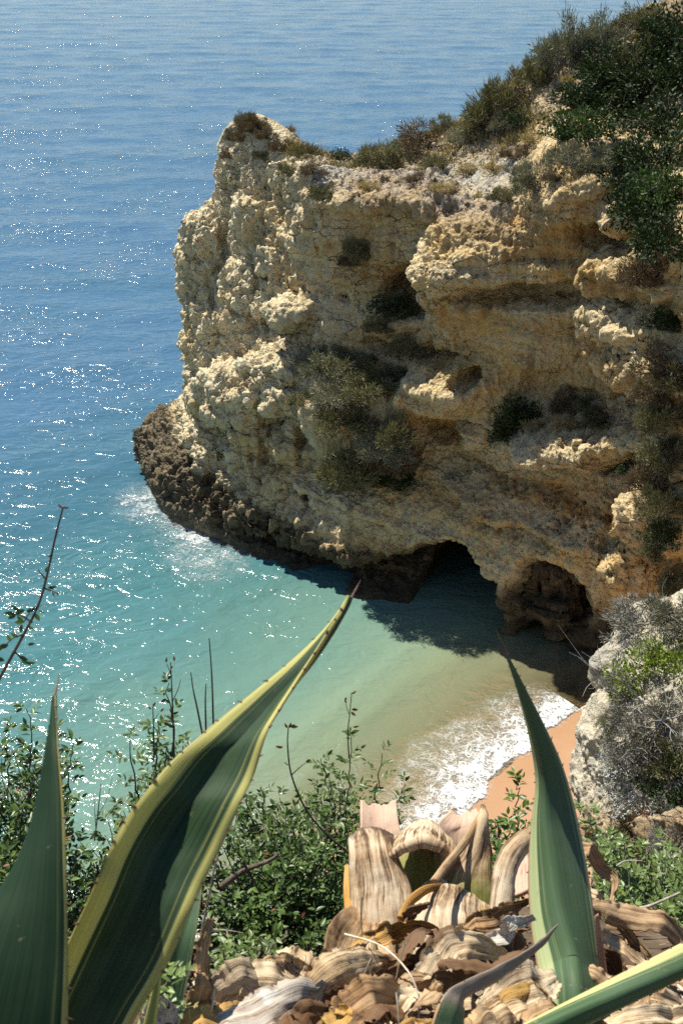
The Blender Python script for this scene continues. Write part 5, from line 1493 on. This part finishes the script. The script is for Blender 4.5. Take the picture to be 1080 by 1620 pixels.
def bush(label, root, shoots, kind='mastic', seed=0, leaf=0.033, n_obj=110, thick=0.006, pale=False, group='evergreen bushes on the cliff edge', red=0.01, leafy=(0.25, 1.0), step=0.017, name='bush', cat='bush'):
    """root: 3-D point; shoots: tips in 3-D with optional mid points. Stems, one mesh of foliage and the leaves that show largest as objects"""
    rng = np.random.default_rng(seed)
    t = thing(name, label, cat, Vector(root), group)
    paths, rad = [], []
    P0, A, L = [], [], []
    for sh in shoots:
        tip = np.asarray(sh[-1], float)
        ln = np.linalg.norm(tip - root)
        if len(sh) > 1:
            pts = [np.asarray(q, float) for q in sh]
        else:
            mid = root + (tip - root) * 0.5 + rng.normal(size=3) * 0.10 * ln * (1, 1, 0.5) - (0, 0, 0.04 * ln)
            pts = [root + rng.normal(size=3) * (0.05, 0.05, 0.0), mid, tip]
        n = 16
        P = catmull(pts, n)
        P[1:-1] += rng.normal(size=(n - 2, 3)) * 0.006
        paths.append(P - root)
        rad.append((thick * rng.uniform(0.6, 1.2), thick * 0.22))
        d = np.linalg.norm(np.diff(P, axis=0), axis=1)
        s = np.concatenate([[0], np.cumsum(d)])
        s0, s1 = s[-1] * leafy[0], s[-1] * leafy[1]
        m_ = max(3, int((s1 - s0) / (step * 2.2)))
        ss = np.linspace(s0, s1, m_) + rng.uniform(-0.006, 0.006, m_)
        q = np.stack([np.interp(ss, s, P[:, k]) for k in range(3)], 1)
        tg = unit(np.stack([np.interp(ss, s, np.gradient(P[:, k])) for k in range(3)], 1))
        ph = np.arange(m_) * 2.4 + rng.uniform(0, 6)
        a0 = unit(np.cross(tg, (0.3, 0.2, 1.0)))
        b0 = np.cross(tg, a0)
        out = a0 * np.cos(ph)[:, None] + b0 * np.sin(ph)[:, None]
        # each node carries a small feather of leaflets
        rach = unit(out * 0.9 + tg * 0.55 + (0, 0, 0.15))
        k_ = 6
        fl = rng.uniform(0.035, 0.062, m_) * (0.7 + 0.6 * (1 - np.abs(np.linspace(-1, 1, m_)) ** 3))
        sidev = unit(np.cross(rach, (0, 0, 1.0)))
        for j in range(k_):
            f = 0.25 + 0.75 * j / (k_ - 1)
            sg = 1 if j % 2 else -1
            pos = q + rach * (fl * f)[:, None]
            ax = unit(rach * (0.55 if j < k_ - 1 else 2.0) + sidev * sg * (1.0 if j < k_ - 1 else 0.1) + rng.normal(size=(m_, 3)) * 0.22)
            P0.append(pos)
            A.append(ax)
            L.append(leaf * rng.uniform(0.6, 1.15, m_) * (0.75 + 0.25 * np.sin(np.pi * f)))
    V, F = tubes(paths, rad, 5)
    link('stem', mesh_from('bush_stems', V, F, True, None, [M_PALEBARK if pale else M_BARK]), t)
    P0, A, L = np.concatenate(P0), np.concatenate(A), np.concatenate(L)
    n = len(P0)
    y = unit(A)
    r = unit(np.array((0, 0, 1.0)) + rng.normal(size=(n, 3)) * 0.45)
    x = unit(np.cross(y, r))
    z = np.cross(x, y)
    # largest in view: near the camera and on top of the bush
    fx, fy = project(P0)
    dist = np.linalg.norm(P0 - (0, 0, CAM_H), axis=1)
    score = L / dist * (1 + 0.8 * (P0[:, 2] > np.quantile(P0[:, 2], 0.6))) * ((fx > 0) & (fx < 1080) & (fy < 1620))
    order = np.argsort(-score)
    top = order[:n_obj]
    rest = order[n_obj:]
    vari = rng.integers(0, 4, n)
    isred = rng.random(n) < red
    for i in top:
        o = bpy.data.objects.new('leaf', LEAFS['red' if isred[i] else kind][vari[i]])
        COL.objects.link(o)
        o.parent = t
        M = Matrix((x[i], y[i], z[i])).transposed().to_4x4()
        o.matrix_local = Matrix.Translation(P0[i] - root) @ M @ Matrix.Scale(L[i], 4)
    tmpl = np.array([v.co[:] for v in LEAFS[kind][0].vertices])
    W = (tmpl[None, :, 0:1] * x[rest][:, None] + tmpl[None, :, 1:2] * y[rest][:, None] + tmpl[None, :, 2:3] * z[rest][:, None]) * L[rest][:, None, None] + (P0[rest] - root)[:, None]
    f0 = grid_faces(6, 3)
    F = (f0[None] + (np.arange(len(rest)) * 18)[:, None, None]).reshape(-1, 4)
    fo = link('foliage', mesh_from('bush_foliage', W.reshape(-1, 3), F, True, {'tint': np.repeat(np.clip(rng.normal(0.5, 0.3, len(rest)), 0, 1), 18)}, [M_NEAR[kind], M_NEAR['red']],
              np.repeat(isred[rest].astype(int), 10)), t)
    fo['kind'] = 'stuff'
    return t


def inside(x, y, poly):
    c = False
    for (x1, y1), (x2, y2) in zip(poly, poly[1:] + poly[:1]):
        if (y1 > y) != (y2 > y) and x < (x2 - x1) * (y - y1) / (y2 - y1) + x1:
            c = not c
    return c


def tips(poly, n, y0, y1, seed):
    """tips spread through a bush outline, nearer ones lower in the picture"""
    rg = random.Random(seed)
    xs, ys = [q[0] for q in poly], [q[1] for q in poly]
    out = []
    while len(out) < n:
        x, y = rg.uniform(min(xs), max(xs)), rg.uniform(min(ys), max(ys))
        if inside(x, y, poly):
            f = (y - min(ys)) / (max(ys) - min(ys))
            out.append([at(x, y, y1 + (y0 - y1) * f + rg.uniform(-0.22, 0.22))])
    return out


def shoot(pts, Y):
    return [at(a, b, Y) for a, b in pts]


# central bush, in front of the water
poly = [(330, 1300), (372, 1235), (425, 1260), (470, 1255), (520, 1210), (600, 1260), (640, 1310), (590, 1340), (556, 1380), (548, 1450), (520, 1500), (440, 1530), (335, 1530), (318, 1440)]
ss_ = tips(poly, 190, 2.55, 3.35, 1)
for pts in ([(545, 1420), (548, 1300), (552, 1230), (556, 1160)], [(545, 1420), (530, 1290), (515, 1230), (508, 1200)], [(550, 1420), (588, 1300), (598, 1240), (604, 1192)],
            [(440, 1420), (400, 1310), (388, 1260), (380, 1232)], [(480, 1430), (470, 1330), (455, 1290), (442, 1262)], [(470, 1420), (432, 1320), (420, 1280), (414, 1250)], [(560, 1400), (616, 1290), (632, 1262), (640, 1240)]):
    ss_.append(shoot(pts, 3.15))
bush('dense dark green small-leaved bush between the broad agave leaf and the stump', at(470, 1520, 2.75), ss_, seed=11, n_obj=200)
# left bush behind the dark agave leaf
poly = [(-60, 1200), (20, 1180), (60, 1160), (118, 1190), (110, 1260), (120, 1330), (190, 1370), (200, 1420), (150, 1470), (110, 1560), (-60, 1560)]
ss_ = tips(poly, 150, 2.3, 3.1, 2)
for pts in ([(60, 1400), (50, 1250), (46, 1180), (42, 1122)], [(60, 1400), (100, 1270), (112, 1220), (118, 1172)], [(60, 1400), (20, 1250), (14, 1190), (12, 1150)], [(80, 1400), (84, 1230), (88, 1180), (92, 1150)]):
    ss_.append(shoot(pts, 2.9))
bush('dense green bush filling the side of the picture behind the upright dark agave leaf', at(50, 1560, 2.5), ss_, seed=12, n_obj=170)
# bush between the two big agave leaves
poly = [(112, 1330), (150, 1320), (205, 1260), (235, 1200), (290, 1180), (330, 1230), (340, 1350), (300, 1420), (130, 1440)]
ss_ = tips(poly, 90, 2.6, 3.2, 3)
for pts in ([(250, 1400), (225, 1290), (212, 1220), (204, 1160)], [(250, 1400), (245, 1260), (248, 1190), (252, 1150)], [(255, 1400), (268, 1250), (272, 1150), (268, 1080)], [(255, 1400), (262, 1260), (262, 1210), (244, 1150)]):
    ss_.append(shoot(pts, 3.0))
bush('green bush with upright shoots rising beside the broad agave leaf against the water', at(250, 1500, 2.8), ss_, seed=13, n_obj=150)
# right, behind the straps
poly = [(925, 1330), (960, 1310), (1010, 1340), (1080, 1320), (1130, 1340), (1130, 1500), (1060, 1520), (1000, 1480), (940, 1420)]
ss_ = tips(poly, 130, 3.0, 3.9, 4)
for pts in ([(950, 1460), (945, 1360), (935, 1310), (928, 1275)], [(1010, 1460), (990, 1380), (975, 1345), (965, 1325)]):
    ss_.append(shoot(pts, 3.6))
bush('pale glossy green bush below the near outcrop behind the brown straps', at(1040, 1520, 3.3), ss_, 'pale', seed=14, n_obj=170, pale=True, leaf=0.040)
# small ones
bush('little bush with one tall sprig standing against the orange sand', at(800, 1420, 2.75), [shoot([(800, 1420), (815, 1320), (817, 1270), (818, 1236)], 2.75), shoot([(800, 1420), (790, 1330), (782, 1300)], 2.7), shoot([(800, 1420), (800, 1340), (806, 1300)], 2.7), shoot([(800, 1420), (775, 1340), (772, 1310)], 2.75),
     shoot([(800, 1420), (826, 1340), (832, 1312)], 2.75)] + tips([(770, 1310), (840, 1310), (840, 1380), (770, 1380)], 12, 2.6, 2.8, 8), seed=15, n_obj=70)
bush('small leafy sprout growing between the agave leaf and the dry heap', at(250, 1600, 1.52), tips([(235, 1500), (285, 1495), (300, 1560), (250, 1580)], 7, 1.45, 1.58, 9), 'pale', seed=16, n_obj=60, leaf=0.022)
bush('low leafy sprout at the foot of the bush beside the pale dry leaf', at(390, 1560, 1.95), tips([(330, 1490), (420, 1480), (470, 1500), (440, 1550), (340, 1540)], 16, 1.9, 2.1, 10), 'pale', seed=17, n_obj=80, leaf=0.024)


# ---- bare and nearly bare shoots
def sprig(label, pts, Y, r, side=(), leaves=(), heads=(), mat=None, name='twig', cat='twig', seed=0):
    rg = np.random.default_rng(seed)
    S = catmull([at(a, b, Y) for a, b in pts], 22)
    t = thing(name, label, cat, Vector(S[0]))
    V, F = tubes([S - S[0]], [(r, r * 0.45)], 6)
    link('stem', mesh_from('twig_stem', V, F, True, None, [mat or M_BARK]), t)
    for q in side:
        P = catmull([at(a, b, Y) for a, b in q], 8) - S[0]
        V, F = tubes([P], [(r * 0.55, r * 0.25)], 5)
        link('side_stem', mesh_from('twig_side', V, F, True, None, [mat or M_BARK]), t)
    for group_, kind in ((leaves, 'mastic'), (heads, 'red')):
        for (a, b, ang, ln) in group_:
            o = bpy.data.objects.new('leaf' if kind == 'mastic' else 'dry_leaf', LEAFS[kind][int(rg.integers(0, 4))])
            COL.objects.link(o)
            o.parent = t
            y = Vector((math.cos(R(ang)), 0.35 * rg.uniform(-1, 1), math.sin(R(ang)))).normalized()
            x = y.cross(Vector((rg.uniform(-.4, .4), -1, rg.uniform(-.1, .8)))).normalized()
            z = x.cross(y)
            o.matrix_local = Matrix.Translation(Vector(at(a, b, Y) - S[0])) @ Matrix((x, y, z)).transposed().to_4x4() @ Matrix.Scale(ln, 4)
    return t


k = 2.0 / 1700
sprig('long slanting twig with a few green leaves reaching up against the water', [(-30, 1130), (8, 1058), (40, 1000), (62, 955), (76, 905), (88, 850), (100, 803)], 2.0, 0.0042,
      [[(62, 958), (50, 965), (38, 985)], [(72, 915), (63, 905)], [(70, 930), (82, 935), (90, 938)], [(40, 1003), (20, 1010), (6, 1025)], [(24, 1032), (40, 1045), (50, 1052)], [(52, 985), (36, 975), (25, 972)]],
      [(38, 985, 190, .024), (38, 985, 120, .022), (36, 988, 250, .024), (25, 972, 170, .024), (26, 972, 210, .022), (40, 965, 200, .024), (42, 968, 20, .022), (32, 966, 150, .022), (46, 990, 300, .018), (14, 1020, 200, .026), (18, 1014, 100, .022),
       (6, 1025, 180, .03), (30, 1038, -20, .022), (34, 1042, -45, .024), (42, 1048, -10, .02), (62, 965, -40, .016), (76, 930, 0, .018), (84, 936, -80, .012), (90, 937, -70, .012), (72, 905, 60, .016), (56, 970, -70, .022), (8, 1045, 160, .024), (44, 1020, 5, .016), (30, 1008, 140, .02)],
      [(100, 803, 10, .014), (99, 804, 130, .012), (82, 880, 170, .010), (63, 905, 100, .008)], seed=1)
for i, (pts, lab) in enumerate((([(338, 1160), (336, 1090), (334, 1050), (331, 1010)], 'tallest of the three bare stalks rising beside the broad agave leaf'),
                                ([(322, 1170), (312, 1120), (306, 1092), (302, 1064)], 'bent stalk of the three bare ones beside the broad agave leaf'),
                                ([(326, 1160), (325, 1110), (326, 1082)], 'shortest of the three bare stalks beside the broad agave leaf'))):
    sprig(lab, pts, 2.6, 0.0032, seed=20 + i, name='bare_stalk', cat='stalk')
sprig('upright seeding shoot with dark red capsules in front of the water', [(276, 1200), (274, 1140), (272, 1090), (270, 1048)], 2.7, 0.0032, [[(273, 1110), (282, 1090), (286, 1075)], [(272, 1070), (264, 1050)]],
      [(274, 1130, 30, .02), (270, 1112, 150, .02), (280, 1118, 20, .018), (276, 1150, 170, .022)], [(263, 1048, 80, .016), (276, 1046, 90, .018), (270, 1058, 60, .016)], seed=30)
sprig('short seeding shoot with a dark red head beside the taller one', [(244, 1200), (243, 1150), (242, 1118)], 2.7, 0.003, [[(243, 1140), (252, 1128)]], [(246, 1160, 160, .02)], [(242, 1118, 60, .018), (254, 1126, 40, .016), (240, 1122, 150, .014)], seed=31)
sprig('tall arching brown twig with withered leaves at its tip by the broad agave leaf', [(600, 1380), (540, 1340), (490, 1290), (462, 1230), (455, 1180), (456, 1152)], 2.62, 0.0040, [[(462, 1225), (474, 1214), (484, 1206)], [(455, 1210), (450, 1206)]], [],
      [(456, 1150, 20, .022), (457, 1152, 70, .02), (455, 1152, 120, .018), (460, 1150, 0, .022), (448, 1182, 175, .024), (484, 1206, 50, .022)], seed=32)
sprig('thin shoot with withered pink leaves above the bush against the shallows', [(552, 1200), (550, 1160), (553, 1130), (556, 1096)], 2.95, 0.0026, [[(552, 1130), (548, 1118), (546, 1108)]], [], [(556, 1098, 40, .02), (556, 1122, -10, .022), (555, 1126, -40, .022), (546, 1108, 80, .018), (558, 1150, 0, .022), (548, 1112, 120, .014)], seed=33)
sprig('weathered dark branch lying through the bush', [(350, 1402), (385, 1378), (425, 1362), (440, 1352)], 2.5, 0.010, [[(385, 1365), (400, 1390), (412, 1415)]], mat=M_BARK, name='branch', cat='branch', seed=34)
sprig('pale bare stick standing beside the broad agave leaf', [(318, 1480), (330, 1420), (340, 1370), (346, 1352)], 1.9, 0.0034, [[(334, 1470), (360, 1472), (385, 1476)]], mat=M_PALEBARK, name='stick', cat='stick', seed=35)
sprig('thin bare twigs among the water glints behind the dark agave leaf', [(150, 1330), (156, 1280), (160, 1240)], 2.6, 0.0024, [[(156, 1290), (170, 1262), (178, 1230)], [(152, 1310), (150, 1280), (149, 1255)], [(165, 1300), (180, 1280), (192, 1262)]], seed=36, name='bare_twig', cat='twig')
sprig('bleached root stick beside the bush at the picture edge', [(1000, 1440), (1030, 1432), (1075, 1412)], 2.9, 0.008, [[(975, 1370), (990, 1362), (1015, 1362)]], mat=M_PALEBARK, name='stick', cat='stick', seed=37)
